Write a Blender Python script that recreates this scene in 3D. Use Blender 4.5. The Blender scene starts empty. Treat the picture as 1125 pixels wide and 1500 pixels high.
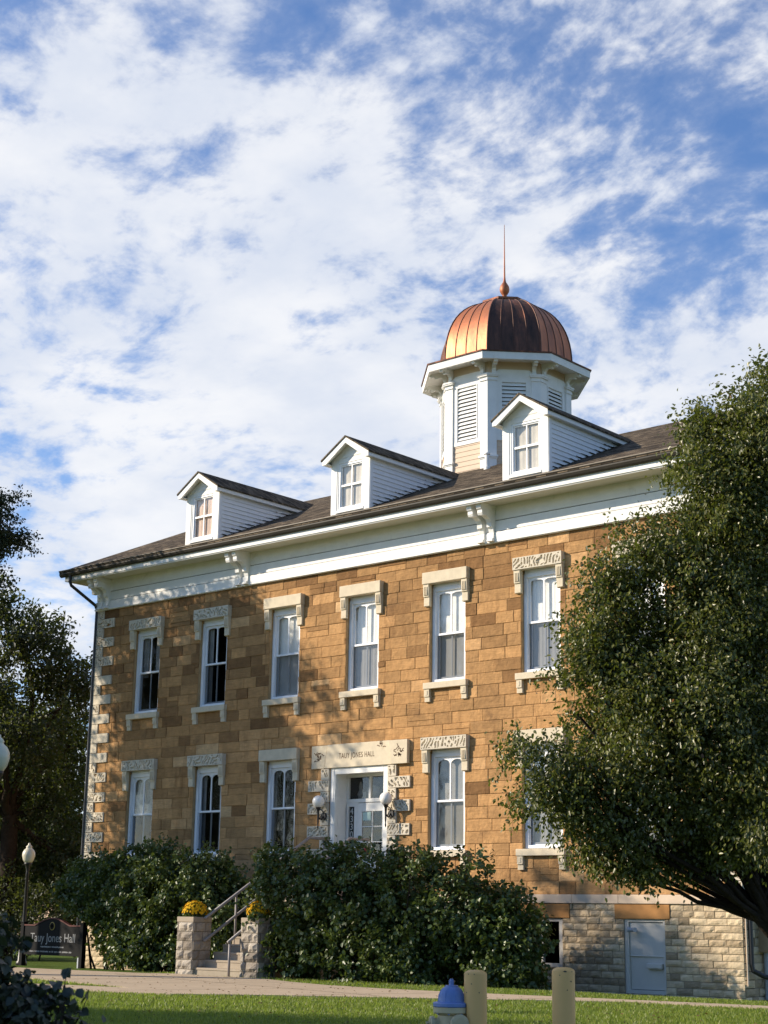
import bpy, math, random
import numpy as np
from mathutils import Vector, Matrix, noise
R = math.radians
C = bpy.data.collections.new("scene"); bpy.context.scene.collection.children.link(C)
scn = bpy.context.scene

# ------------------------------------------------------------------ camera
cam = bpy.data.cameras.new("camera"); cam_ob = bpy.data.objects.new("camera", cam); C.objects.link(cam_ob)
cam.sensor_fit = 'VERTICAL'; cam.sensor_height = 36.0; cam.lens = 36 * 2346.2 / 1500
cam.clip_start = 0.5; cam.clip_end = 3000
cam_ob.matrix_world = Matrix.Translation((0, -32, 1.6)) @ Matrix.Rotation(R(41.281), 4, 'Z') @ Matrix.Rotation(R(90 + 14.219), 4, 'X') @ Matrix.Rotation(R(0.907), 4, 'Z')
cam.dof.use_dof = True; cam.dof.focus_distance = 36; cam.dof.aperture_fstop = 5.6
scn.camera = cam_ob
scn.render.resolution_x = 768; scn.render.resolution_y = 1024

# ------------------------------------------------------------------ sun, sky, exposure
SUN = Vector((-1.25, -1.0, 0.74)).normalized()
sun = bpy.data.lights.new("sun", 'SUN'); sun.energy = 5.0; sun.angle = R(0.53); sun.color = (1.0, 0.87, 0.70)
sun_ob = bpy.data.objects.new("sun", sun); C.objects.link(sun_ob)
sun_ob.rotation_euler = (-SUN).to_track_quat('-Z', 'Y').to_euler()
world = bpy.data.worlds.new("World"); scn.world = world; world.use_nodes = True

class NT:
    """small helper for node trees"""
    def __init__(s, tree): s.t = tree; s.t.nodes.clear()
    def n(s, typ, **kw):
        nd = s.t.nodes.new(typ)
        for k, v in kw.items():
            if k == 'ins':
                for i, x in v.items(): s.put(nd.inputs[i], x)
            else: setattr(nd, k, v)
        return nd
    def put(s, sock, x):
        if isinstance(x, bpy.types.NodeSocket): s.t.links.new(x, sock)
        else: sock.default_value = x
    def m(s, op, a, b=0.0, c=0.0, clamp=False):
        nd = s.t.nodes.new('ShaderNodeMath'); nd.operation = op; nd.use_clamp = clamp
        s.put(nd.inputs[0], a); s.put(nd.inputs[1], b); s.put(nd.inputs[2], c); return nd.outputs[0]
    def vm(s, op, a, b=(0, 0, 0)):
        nd = s.t.nodes.new('ShaderNodeVectorMath'); nd.operation = op
        s.put(nd.inputs[0], a); s.put(nd.inputs[1], b); return nd
    def noise(s, vec, scale, detail=4, rough=0.5, dist=0.0):
        nd = s.n('ShaderNodeTexNoise', ins={'Scale': scale, 'Detail': detail, 'Roughness': rough, 'Distortion': dist})
        if vec is not None: s.put(nd.inputs['Vector'], vec)
        return nd.outputs['Fac']
    def ramp(s, fac, stops, interp='LINEAR'):
        nd = s.t.nodes.new('ShaderNodeValToRGB'); cr = nd.color_ramp; cr.interpolation = interp
        while len(cr.elements) < len(stops): cr.elements.new(0.5)
        for e, (p, c) in zip(cr.elements, stops):
            e.position = p; e.color = (c[0], c[1], c[2], 1) if not isinstance(c, (int, float)) else (c, c, c, 1)
        s.put(nd.inputs[0], fac); return nd.outputs[0]
    def mix(s, fac, a, b, mode='MIX'):
        nd = s.t.nodes.new('ShaderNodeMix'); nd.data_type = 'RGBA'; nd.blend_type = mode
        s.put(nd.inputs[0], fac)
        for i, x in ((6, a), (7, b)):
            if isinstance(x, tuple): x = (x[0], x[1], x[2], 1)
            s.put(nd.inputs[i], x)
        return nd.outputs[2]
    def smooth(s, x, lo, hi):
        nd = s.t.nodes.new('ShaderNodeMapRange'); nd.interpolation_type = 'SMOOTHSTEP'
        s.put(nd.inputs[0], x); nd.inputs[1].default_value = lo; nd.inputs[2].default_value = hi
        return nd.outputs[0]

w = NT(world.node_tree)
sky = w.n('ShaderNodeTexSky', sky_type='NISHITA', sun_disc=False, sun_elevation=math.asin(SUN.z),
          sun_rotation=math.atan2(SUN.x, SUN.y), altitude=300, air_density=1.0, dust_density=0.5, ozone_density=2.5)
tc = w.n('ShaderNodeTexCoord')
sep = w.n('ShaderNodeSeparateXYZ', ins={0: tc.outputs['Generated']})
zz = w.m('ADD', w.m('MAXIMUM', sep.outputs[2], 0.0), 0.22)
px = w.m('DIVIDE', sep.outputs[0], zz); py = w.m('DIVIDE', sep.outputs[1], zz)
pl = w.n('ShaderNodeCombineXYZ', ins={0: px, 1: py, 2: 0.0}).outputs[0]
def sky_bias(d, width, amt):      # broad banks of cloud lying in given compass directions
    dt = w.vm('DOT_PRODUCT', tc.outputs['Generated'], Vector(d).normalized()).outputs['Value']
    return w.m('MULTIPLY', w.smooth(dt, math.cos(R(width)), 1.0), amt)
warp = w.n('ShaderNodeTexNoise', ins={'Vector': pl, 'Scale': 1.6, 'Detail': 3})
plw = w.vm('ADD', pl, w.vm('MULTIPLY', w.vm('SUBTRACT', warp.outputs['Color'], (.5, .5, .5)).outputs[0], (.18, .18, 0)).outputs[0]).outputs[0]
plr = w.n('ShaderNodeVectorRotate', rotation_type='Z_AXIS', ins={0: plw, 3: R(25)}).outputs[0]
st1 = w.vm('MULTIPLY', plr, (1.1, 1.35, 1)).outputs[0]
n1 = w.noise(st1, 4.6, 8, 0.58, 0.1)
n2 = w.noise(w.vm('ADD', pl, (7.3, 2.1, 0)).outputs[0], 1.5, 3, 0.5)
n3 = w.noise(w.vm('ADD', st1, (3.3, 9.1, 0)).outputs[0], 11.0, 7, 0.62, 0.2)
n4 = w.noise(w.vm('ADD', plw, (1.3, 4.1, 0)).outputs[0], 20.0, 5, 0.60, 0.1)
dens = w.m('ADD', w.m('MULTIPLY', n1, 0.80), w.m('MULTIPLY', n2, 0.30))
dens = w.m('ADD', dens, w.m('MULTIPLY', n3, 0.50))
dens = w.m('ADD', dens, w.m('MULTIPLY', n4, 0.52))
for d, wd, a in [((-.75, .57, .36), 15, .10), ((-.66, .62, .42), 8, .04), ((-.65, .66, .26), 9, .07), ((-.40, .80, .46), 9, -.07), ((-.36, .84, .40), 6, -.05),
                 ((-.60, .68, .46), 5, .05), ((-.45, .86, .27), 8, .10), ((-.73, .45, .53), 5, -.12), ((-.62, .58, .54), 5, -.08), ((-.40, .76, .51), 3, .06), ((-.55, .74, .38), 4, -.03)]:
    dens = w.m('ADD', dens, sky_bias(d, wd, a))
dens = w.m('SUBTRACT', dens, w.m('MULTIPLY', w.smooth(w.vm('DOT_PRODUCT', tc.outputs['Generated'], Vector((.25, -.95, .15)).normalized()).outputs['Value'], -.35, .35), .34))      # clouds thinned out behind the viewer to lessen fill light on the facade
fac = w.m('ADD', w.m('MULTIPLY', w.smooth(dens, 0.94, 1.19), .62), w.m('MULTIPLY', w.smooth(dens, 0.76, 1.28), .34))
shade = w.smooth(w.noise(w.vm('ADD', pl, (1.3, 5.1, 0)).outputs[0], 5.0, 5, 0.55), 0.3, 0.7)
cloudc = w.mix(shade, (8.3, 8.9, 10.1), (10.7, 10.8, 11.1))
blue = w.mix(1.0, sky.outputs[0], (1.50, 1.76, 2.18), 'MULTIPLY')
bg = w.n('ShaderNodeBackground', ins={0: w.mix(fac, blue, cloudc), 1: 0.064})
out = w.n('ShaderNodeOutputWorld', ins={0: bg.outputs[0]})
scn.view_settings.view_transform = 'Standard'; scn.view_settings.look = 'None'
scn.view_settings.exposure = 0.48; scn.view_settings.gamma = 1.0; scn.view_settings.use_curve_mapping = False

# ------------------------------------------------------------------ materials
M = {}
def pmat(name, base, rough=0.7, spec=0.5, metal=0.0, bump=None, var=0.0, vscale=3.0, tint=None, tone=None, stain=None, strata=False):
    """procedural material: base colour (or ramp over a per-face attribute 'tone'), mottling and bump"""
    m = bpy.data.materials.new(name); m.use_nodes = True; t = NT(m.node_tree); M[name] = m
    tcn = t.n('ShaderNodeTexCoord'); ov = tcn.outputs['Object']
    if tone:
        at = t.n('ShaderNodeAttribute', attribute_name='tone'); col = t.ramp(at.outputs['Fac'], tone)
    else:
        col = t.mix(0.0, base, base)
    if var:
        nz = t.noise(ov, vscale, 6, 0.6)
        f = t.ramp(nz, [(0.25, 1 - var), (0.75, 1 + var)])
        col = t.mix(1.0, col, f, 'MULTIPLY')
    if strata:      # bedding lines and pitting of the sandstone
        sv = t.vm('MULTIPLY', ov, (1.2, 1.2, 14)).outputs[0]
        col = t.mix(1.0, col, t.ramp(t.noise(sv, 2.2, 6, .65), [(.25, .74), (.5, 1.0), (.75, 1.22)]), 'MULTIPLY')
        col = t.mix(t.smooth(t.noise(ov, 26, 3, .6), .66, .78), col, (.10, .055, .028))
        stv = t.vm('MULTIPLY', ov, (2.4, 2.4, .30)).outputs[0]      # rain streaks and soot with their own shape
        col = t.mix(t.smooth(t.noise(stv, 1.0, 7, .7), .52, .78), col, t.mix(1.0, col, (.50, .44, .40), 'MULTIPLY'))
    if stain:
        sc, lo, hi, sc_col = stain
        nz2 = t.noise(ov, sc, 7, 0.65, 0.4)
        col = t.mix(t.smooth(nz2, lo, hi), col, sc_col)
    bs = t.n('ShaderNodeBsdfPrincipled', ins={'Base Color': col, 'Roughness': rough, 'Metallic': metal, 'Specular IOR Level': spec})
    if bump:
        bn = t.noise(ov, bump[0], 6, 0.6)
        b = t.n('ShaderNodeBump', ins={'Strength': bump[1], 'Distance': bump[2], 'Height': bn})
        t.put(bs.inputs['Normal'], b.outputs[0])
    t.n('ShaderNodeOutputMaterial', ins={0: bs.outputs[0]})
    return m
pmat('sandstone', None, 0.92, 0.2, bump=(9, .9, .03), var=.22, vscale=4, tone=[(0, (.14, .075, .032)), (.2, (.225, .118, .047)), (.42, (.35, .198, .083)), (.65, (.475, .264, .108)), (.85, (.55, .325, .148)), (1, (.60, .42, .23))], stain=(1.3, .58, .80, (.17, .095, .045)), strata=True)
pmat('mortar', (.46, .30, .15), 0.95, 0.2, bump=(30, .4, .01), var=.25, vscale=6)
pmat('limestone', None, 0.92, 0.2, bump=(16, .7, .03), var=.18, vscale=7, tone=[(0, (.31, .235, .145)), (.5, (.50, .39, .25)), (1, (.64, .51, .33))], stain=(2.2, .6, .85, (.19, .145, .10)))
pmat('mortar_grey', (.26, .225, .17), 0.95, 0.2, bump=(30, .4, .01), var=.2)
pmat('cutstone', (.64, .55, .40), 0.9, 0.2, bump=(22, .35, .01), var=.12, vscale=5, stain=(1.6, .58, .80, (.50, .37, .22)))
pmat('carvedstone', (.62, .55, .43), 0.92, 0.2, bump=(30, .4, .01), var=.12, vscale=8, stain=(3, .62, .88, (.48, .40, .29)))
pmat('incised', (.13, .08, .05), 0.95, 0.1, var=.2)
pmat('bluestone', (.38, .28, .17), .9, .2, bump=(15, .3, .01), var=.1)
pmat('bandstone', (.66, .52, .38), 0.9, 0.2, bump=(14, .3, .01), var=.08, vscale=3, stain=(2.5, .62, .85, (.50, .36, .25)))
pmat('orangestone', (.42, .21, .075), 0.9, 0.2, bump=(12, .4, .01), var=.15)
pmat('whitepaint', (.78, .77, .73), 0.6, 0.35, bump=(9, .3, .008), var=.07, vscale=3, stain=(2.6, .58, .84, (.56, .53, .46)))
pmat('windowpaint', (.80, .81, .82), 0.4, 0.5, var=.03)
pmat('soffit', (.66, .62, .50), 0.6, 0.4, var=.05)
pmat('clapboard', (.80, .80, .80), 0.6, 0.3, bump=(9, .2, .006), var=.05, vscale=6)
pmat('peel', (.075, .065, .06), 0.95, 0.1, var=.3, vscale=20)
pmat('tanpaint', (.62, .48, .345), 0.65, 0.3, var=.05, vscale=4)
pmat('louverdark', (.05, .04, .035), 0.9, 0.1)
pmat('gutter', (.036, .031, .023), 0.6, 0.25, var=.25)
pmat('guttertrim', (.20, .165, .12), 0.5, 0.3, var=.2)
pmat('downspout', (.025, .022, .022), 0.4, 0.5, var=.2)
pmat('handrail', (.25, .225, .21), 0.5, 0.5, var=.12, vscale=10)
pmat('blackmetal', (.015, .014, .013), 0.45, 0.5)
pmat('pipegrey', (.40, .42, .45), 0.5, 0.4, var=.08)
pmat('concrete', (.44, .345, .235), 0.9, 0.2, bump=(25, .25, .006), var=.10, vscale=2.2, stain=(1.3, .6, .85, (.33, .255, .18)))
pmat('steps', (.36, .30, .225), 0.9, 0.2, bump=(25, .3, .006), var=.12, vscale=3, stain=(2, .55, .8, (.27, .215, .155)))
pmat('pillarstone', None, 0.92, 0.2, bump=(14, .8, .03), var=.2, vscale=9, tone=[(0, (.20, .17, .135)), (.5, (.30, .26, .21)), (1, (.42, .37, .30))])
pmat('steelblue', (.60, .57, .51), 0.45, 0.4, var=.05, stain=(2.5, .66, .85, (.42, .45, .50)))
pmat('globe', (.85, .82, .76), 0.25, 0.5)
pmat('globecream', (.62, .58, .45), 0.3, 0.5, var=.04)
pmat('mum', None, 0.7, 0.2, tone=[(0, (.62, .30, .008)), (.5, (.90, .54, .012)), (1, (.95, .70, .04))])
pmat('signblack', (.006, .006, .006), 0.75, 0.15)
pmat('signred', (.10, .025, .018), 0.6, 0.3)
pmat('signletters', (.25, .25, .245), 0.6, 0.3)
pmat('signgold', (.33, .25, .06), 0.6, 0.3)
pmat('numbers', (.60, .62, .60), 0.6, 0.3)
pmat('paper', (.50, .66, .60), 0.8, 0.2, var=.1, vscale=30)
pmat('stickerred', (.45, .03, .05), 0.6, 0.3)
pmat('curtain', (.90, .87, .80), 0.9, 0.1, bump=(2, .3, .02), var=.06, vscale=5)
pmat('curtainpink', (.78, .60, .49), 0.9, 0.1, var=.10, vscale=2.5)
pmat('curtaincream', (.66, .60, .50), .9, .1, var=.2, vscale=2.5)
pmat('curtaindim', (.30, .29, .27), 0.9, 0.1, bump=(6, .5, .03), var=.15, vscale=5)
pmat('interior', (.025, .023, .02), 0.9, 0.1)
pmat('hydrantblue', (.13, .21, .44), 0.42, 0.5, bump=(30, .25, .003), var=.15, vscale=14, stain=(14, .68, .74, (.025, .03, .05)))
pmat('hydrantcream', (.50, .41, .24), 0.5, 0.4, bump=(25, .3, .004), var=.12, vscale=9, stain=(12, .66, .74, (.20, .13, .07)))
pmat('bollardpaint', (.70, .40, .13), 0.5, 0.4, var=.06, vscale=5, stain=(16, .72, .74, (.05, .03, .02)))
pmat('bark', (.035, .026, .020), 0.95, 0.1, bump=(14, .9, .03), var=.3, vscale=9)
pmat('fardistantwall', (.52, .38, .30), 0.9, 0.1, var=.08)
pmat('farroof', (.15, .12, .11), 0.9, 0.1, var=.2)
pmat('soil', (.055, .04, .028), 0.95, 0.1, bump=(20, .6, .02), var=.3)

# roof shingles
m = bpy.data.materials.new('shingles'); m.use_nodes = True; t = NT(m.node_tree); M['shingles'] = m
tcn = t.n('ShaderNodeTexCoord'); sx = t.n('ShaderNodeSeparateXYZ', ins={0: tcn.outputs['Object']})
uv = t.n('ShaderNodeCombineXYZ', ins={0: t.m('ADD', sx.outputs[0], t.m('MULTIPLY', sx.outputs[1], .0)), 1: t.m('MULTIPLY', sx.outputs[1], 1.1), 2: 0.0})
bk = t.n('ShaderNodeTexBrick', ins={'Vector': uv.outputs[0], 'Color1': (.050, .039, .028, 1), 'Color2': (.20, .155, .105, 1), 'Mortar': (.025, .020, .014, 1), 'Scale': 1.0, 'Mortar Size': .012, 'Brick Width': .32, 'Row Height': .14, 'Bias': -.1})
col = t.mix(1.0, bk.outputs[0], t.ramp(t.noise(tcn.outputs['Object'], 1.6, 6, .65), [(.25, .65), (.75, 1.35)]), 'MULTIPLY')
col = t.mix(1.0, col, t.ramp(t.noise(tcn.outputs['Object'], 9, 4, .7), [(.3, .6), (.7, 1.4)]), 'MULTIPLY')
bs = t.n('ShaderNodeBsdfPrincipled', ins={'Base Color': col, 'Roughness': .95, 'Specular IOR Level': .1})
b = t.n('ShaderNodeBump', ins={'Strength': .7, 'Distance': .02, 'Height': t.m('ADD', bk.outputs[1], t.noise(tcn.outputs['Object'], 60, 3, .6))})
t.put(bs.inputs['Normal'], b.outputs[0]); t.n('ShaderNodeOutputMaterial', ins={0: bs.outputs[0]})

# copper with weathering streaks running down
m = bpy.data.materials.new('copper'); m.use_nodes = True; t = NT(m.node_tree); M['copper'] = m
tcn = t.n('ShaderNodeTexCoord')
st = t.vm('MULTIPLY', tcn.outputs['Object'], (1, 1, .22)).outputs[0]
nz = t.noise(st, 3.2, 7, .68, .3)
at = t.n('ShaderNodeAttribute', attribute_name='tone')
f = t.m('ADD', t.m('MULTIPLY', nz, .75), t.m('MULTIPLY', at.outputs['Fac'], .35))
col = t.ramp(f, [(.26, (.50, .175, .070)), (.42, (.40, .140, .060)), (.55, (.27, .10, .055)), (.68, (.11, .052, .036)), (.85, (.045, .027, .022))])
rg = t.ramp(f, [(.3, .46), (.7, .62)])
bs = t.n('ShaderNodeBsdfPrincipled', ins={'Base Color': col, 'Roughness': rg, 'Metallic': .5})
b = t.n('ShaderNodeBump', ins={'Strength': .25, 'Distance': .01, 'Height': t.noise(tcn.outputs['Object'], 9, 4, .6)})
t.put(bs.inputs['Normal'], b.outputs[0]); t.n('ShaderNodeOutputMaterial', ins={0: bs.outputs[0]})

def glass_mat(name, tint, refl=1.0):
    m = bpy.data.materials.new(name); m.use_nodes = True; t = NT(m.node_tree); M[name] = m
    tr = t.n('ShaderNodeBsdfTransparent', ins={0: (*tint, 1)}); gl = t.n('ShaderNodeBsdfGlossy', ins={0: (.95, .97, 1, 1), 1: .07})
    tcn = t.n('ShaderNodeTexCoord')
    b = t.n('ShaderNodeBump', ins={'Strength': .25, 'Distance': .03, 'Height': t.noise(tcn.outputs['Object'], 2.2, 2, .5)})
    t.put(gl.inputs['Normal'], b.outputs[0])
    fc = t.n('ShaderNodeLayerWeight', ins={0: .5}).outputs['Facing']       # Schlick, the same from both sides of the pane
    f = t.m('MULTIPLY', t.m('ADD', t.m('MULTIPLY', t.m('POWER', fc, 4.0), .7), .05), refl, clamp=True)
    mx = t.n('ShaderNodeMixShader', ins={0: f, 1: tr.outputs[0], 2: gl.outputs[0]})
    t.n('ShaderNodeOutputMaterial', ins={0: mx.outputs[0]})
glass_mat('glass', (.90, .91, .91), 1.15)
glass_mat('screenglass', (.50, .51, .52), .9)

def leaf_mat(name, stops, rough=.42, trans=.28, tcol=(.16, .22, .03), spec=.5):
    m = bpy.data.materials.new(name); m.use_nodes = True; t = NT(m.node_tree); M[name] = m
    at = t.n('ShaderNodeAttribute', attribute_name='tone'); col = t.ramp(at.outputs['Fac'], stops)
    bs = t.n('ShaderNodeBsdfPrincipled', ins={'Base Color': col, 'Roughness': rough, 'Specular IOR Level': spec})
    tl = t.n('ShaderNodeBsdfTranslucent', ins={0: (*tcol, 1)})
    mx = t.n('ShaderNodeMixShader', ins={0: trans, 1: bs.outputs[0], 2: tl.outputs[0]})
    t.n('ShaderNodeOutputMaterial', ins={0: mx.outputs[0]})
leaf_mat('pearleaf', [(0, (.038, .046, .011)), (.5, (.108, .114, .027)), (.86, (.18, .18, .042)), (.93, (.11, .13, .018)), (.97, (.16, .055, .022)), (1, (.24, .10, .02))], .36, .24, (.20, .25, .03))
leaf_mat('shrubleaf', [(0, (.026, .046, .010)), (.5, (.060, .092, .020)), (.9, (.115, .155, .036)), (1, (.19, .20, .04))], .42, .18, (.16, .22, .03))
leaf_mat('treeleaf', [(0, (.010, .016, .005)), (.5, (.023, .034, .009)), (.95, (.050, .062, .014)), (1, (.14, .13, .02))], .55, .25, (.16, .20, .025))
leaf_mat('evergreen', [(0, (.015, .022, .008)), (.6, (.035, .048, .014)), (1, (.065, .07, .02))], .6, .15, (.08, .09, .015))
leaf_mat('foreleaf', [(0, (.016, .022, .010)), (.5, (.028, .036, .018)), (1, (.045, .055, .028))], .45, .12, (.06, .09, .02))
leaf_mat('dryleaf', [(0, (.10, .055, .02)), (.5, (.22, .13, .04)), (1, (.35, .22, .06))], .8, .2, (.2, .12, .03))
leaf_mat('mumleaf', [(0, (.03, .06, .015)), (1, (.10, .15, .03))], .5, .2)
leaf_mat('grass', [(0, (.070, .115, .014)), (.5, (.155, .195, .022)), (.9, (.25, .28, .045)), (1, (.36, .33, .10))], .5, .40, (.28, .38, .04))

m = bpy.data.materials.new('lawn'); m.use_nodes = True; t = NT(m.node_tree); M['lawn'] = m
tcn = t.n('ShaderNodeTexCoord')
col = t.ramp(t.noise(tcn.outputs['Object'], 26, 6, .7), [(.3, (.040, .072, .011)), (.55, (.095, .145, .020)), (.8, (.16, .20, .035))])
col = t.mix(1.0, col, t.ramp(t.noise(tcn.outputs['Object'], .5, 4, .6), [(.3, .8), (.7, 1.15)]), 'MULTIPLY')
col = t.mix(t.smooth(t.noise(tcn.outputs['Object'], 1.7, 6, .7), .60, .74), col, (.16, .125, .055))
bs = t.n('ShaderNodeBsdfPrincipled', ins={'Base Color': col, 'Roughness': .9, 'Specular IOR Level': .1})
b = t.n('ShaderNodeBump', ins={'Strength': 1.0, 'Distance': .05, 'Height': t.noise(tcn.outputs['Object'], 45, 5, .7)})
t.put(bs.inputs['Normal'], b.outputs[0]); t.n('ShaderNodeOutputMaterial', ins={0: bs.outputs[0]})

# ------------------------------------------------------------------ mesh helpers
def link(name, me, mat=None, parent=None):
    ob = bpy.data.objects.new(name, me); C.objects.link(ob)
    if me is not None and mat is not None: me.materials.append(M[mat])
    if parent is not None: ob.parent = parent
    return ob
def empty(name, label, cat, loc=(0, 0, 0), group=None):
    o = bpy.data.objects.new(name, None); C.objects.link(o); o.location = loc; o.empty_display_size = .2
    tag(o, label, cat, group); return o
def tag(o, label=None, cat=None, group=None, kind=None):
    if label: o['label'] = label
    if cat: o['category'] = cat
    if group: o['group'] = group
    if kind: o['kind'] = kind
    return o
class MB:
    def __init__(s): s.v = []; s.f = []; s.t = []; s.smooth = False
    def face(s, pts, tone=0.5):
        k = len(s.v); s.v += [tuple(p) for p in pts]; s.f.append(tuple(range(k, k + len(pts)))); s.t.append(tone)
    def box(s, x0, x1, y0, y1, z0, z1, tone=.5):
        k = len(s.v)
        s.v += [(x0, y0, z0), (x1, y0, z0), (x1, y1, z0), (x0, y1, z0), (x0, y0, z1), (x1, y0, z1), (x1, y1, z1), (x0, y1, z1)]
        for f in ((0, 3, 2, 1), (4, 5, 6, 7), (0, 1, 5, 4), (1, 2, 6, 5), (2, 3, 7, 6), (3, 0, 4, 7)):
            s.f.append(tuple(k + i for i in f)); s.t.append(tone)
    def prism(s, poly, a0, a1, fn, tone=.5):
        """extrude polygon (2D pts) between a0 and a1; fn(p,q,a)->xyz"""
        k = len(s.v); n = len(poly)
        s.v += [fn(p, q, a0) for p, q in poly] + [fn(p, q, a1) for p, q in poly]
        s.f.append(tuple(range(k + n - 1, k - 1, -1))); s.t.append(tone)
        s.f.append(tuple(range(k + n, k + 2 * n))); s.t.append(tone)
        for i in range(n):
            j = (i + 1) % n; s.f.append((k + i, k + j, k + n + j, k + n + i)); s.t.append(tone)
    def tube(s, pts, rad, seg=10, tone=.5, cap=True):
        pts = [Vector(p) for p in pts]; rads = rad if isinstance(rad, (list, tuple)) else [rad] * len(pts)
        k0 = len(s.v); prev = None
        for i, p in enumerate(pts):
            d = (pts[min(i + 1, len(pts) - 1)] - pts[max(i - 1, 0)]).normalized()
            if prev is None:
                a = d.orthogonal().normalized()
            else:
                a = (prev - d * prev.dot(d)).normalized()
            prev = a; b = d.cross(a)
            for j in range(seg):
                th = 2 * math.pi * j / seg
                s.v.append(tuple(p + (a * math.cos(th) + b * math.sin(th)) * rads[i]))
        for i in range(len(pts) - 1):
            for j in range(seg):
                j2 = (j + 1) % seg
                s.f.append((k0 + i * seg + j, k0 + i * seg + j2, k0 + (i + 1) * seg + j2, k0 + (i + 1) * seg + j)); s.t.append(tone)
        if cap:
            s.f.append(tuple(range(k0 + seg - 1, k0 - 1, -1))); s.t.append(tone)
            e = k0 + (len(pts) - 1) * seg; s.f.append(tuple(range(e, e + seg))); s.t.append(tone)
    def lathe(s, prof, c=(0, 0, 0), seg=24, tone=.5, axis='z'):
        k0 = len(s.v)
        for r, z in prof:
            for j in range(seg):
                th = 2 * math.pi * j / seg
                a, b = r * math.cos(th), r * math.sin(th)
                if axis == 'z': s.v.append((c[0] + a, c[1] + b, c[2] + z))
                elif axis == 'y': s.v.append((c[0] + a, c[1] + z, c[2] + b))
                else: s.v.append((c[0] + z, c[1] + a, c[2] + b))
        for i in range(len(prof) - 1):
            for j in range(seg):
                j2 = (j + 1) % seg
                s.f.append((k0 + i * seg + j, k0 + i * seg + j2, k0 + (i + 1) * seg + j2, k0 + (i + 1) * seg + j)); s.t.append(tone)
        s.f.append(tuple(range(k0 + seg - 1, k0 - 1, -1))); s.t.append(tone)
        e = k0 + (len(prof) - 1) * seg; s.f.append(tuple(range(e, e + seg))); s.t.append(tone)
    def build(s, name, mat, parent=None, smooth=False, loc=None, tones=False, bevel=0):
        me = bpy.data.meshes.new(name); v = s.v
        if loc is not None: v = [(x - loc[0], y - loc[1], z - loc[2]) for x, y, z in v]
        me.from_pydata(v, [], s.f)
        if tones:
            a = me.attributes.new('tone', 'FLOAT', 'FACE'); a.data.foreach_set('value', s.t)
        if smooth:
            me.polygons.foreach_set('use_smooth', [True] * len(me.polygons))
        me.update()
        ob = link(name, me, mat, parent)
        if loc is not None: ob.location = loc
        if smooth == 'auto':
            md = ob.modifiers.new('es', 'EDGE_SPLIT'); md.split_angle = R(38)
        if bevel:
            md = ob.modifiers.new('bevel', 'BEVEL'); md.width = bevel; md.segments = 2; md.limit_method = 'ANGLE'; md.angle_limit = R(40)
        return ob

def sub_rect(r, h):
    x0, x1, z0, z1 = r; a0, a1, b0, b1 = h
    if a0 >= x1 or a1 <= x0 or b0 >= z1 or b1 <= z0: return [r]
    o = []
    if a0 > x0 + .01: o.append((x0, a0, z0, z1))
    if a1 < x1 - .01: o.append((a1, x1, z0, z1))
    xa, xb = max(x0, a0), min(x1, a1)
    if b0 > z0 + .01: o.append((xa, xb, z0, b0))
    if b1 < z1 - .01: o.append((xa, xb, b1, z1))
    return o

# stone courses of individual blocks on a wall plane; fn(a, n, z): a along, n outwards
def ashlar(mb, fn, a0, a1, z0, z1, h, holes, rng, wmin=.42, wmax=1.05, rough=0, gap=.0038, tonefn=None, prot=.020):
    nrow = max(1, round((z1 - z0) / h)); h = (z1 - z0) / nrow
    for r in range(nrow):
        zb, zt = z0 + r * h, z0 + (r + 1) * h
        a = a0 - rng.random() * .4
        while a < a1 - .01:
            wd = rng.uniform(wmin, wmax)
            b = a + wd
            if a1 - b < .18: b = a1
            rects = [(max(a, a0), min(b, a1), zb, zt)]
            if rng.random() < .07 and not rough and h > .28:          # two thin stones in place of one
                zm = zb + h * rng.uniform(.4, .6); rects = [(max(a, a0), min(b, a1), zb, zm), (max(a, a0), min(b, a1), zm, zt)]
            for hl in holes:
                rects = [q for rr in rects for q in sub_rect(rr, hl)]
            for (x0, x1, y0, y1) in rects:
                if x1 - x0 < .03 or y1 - y0 < .03: continue
                tn = tonefn((x0 + x1) / 2, (y0 + y1) / 2, rng) if tonefn else rng.random()
                stone(mb, fn, x0 + gap * rng.uniform(.5, 1.4), x1 - gap * rng.uniform(.5, 1.4), y0 + gap, y1 - gap, tn, rng, rough, prot)
            a = b
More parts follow.
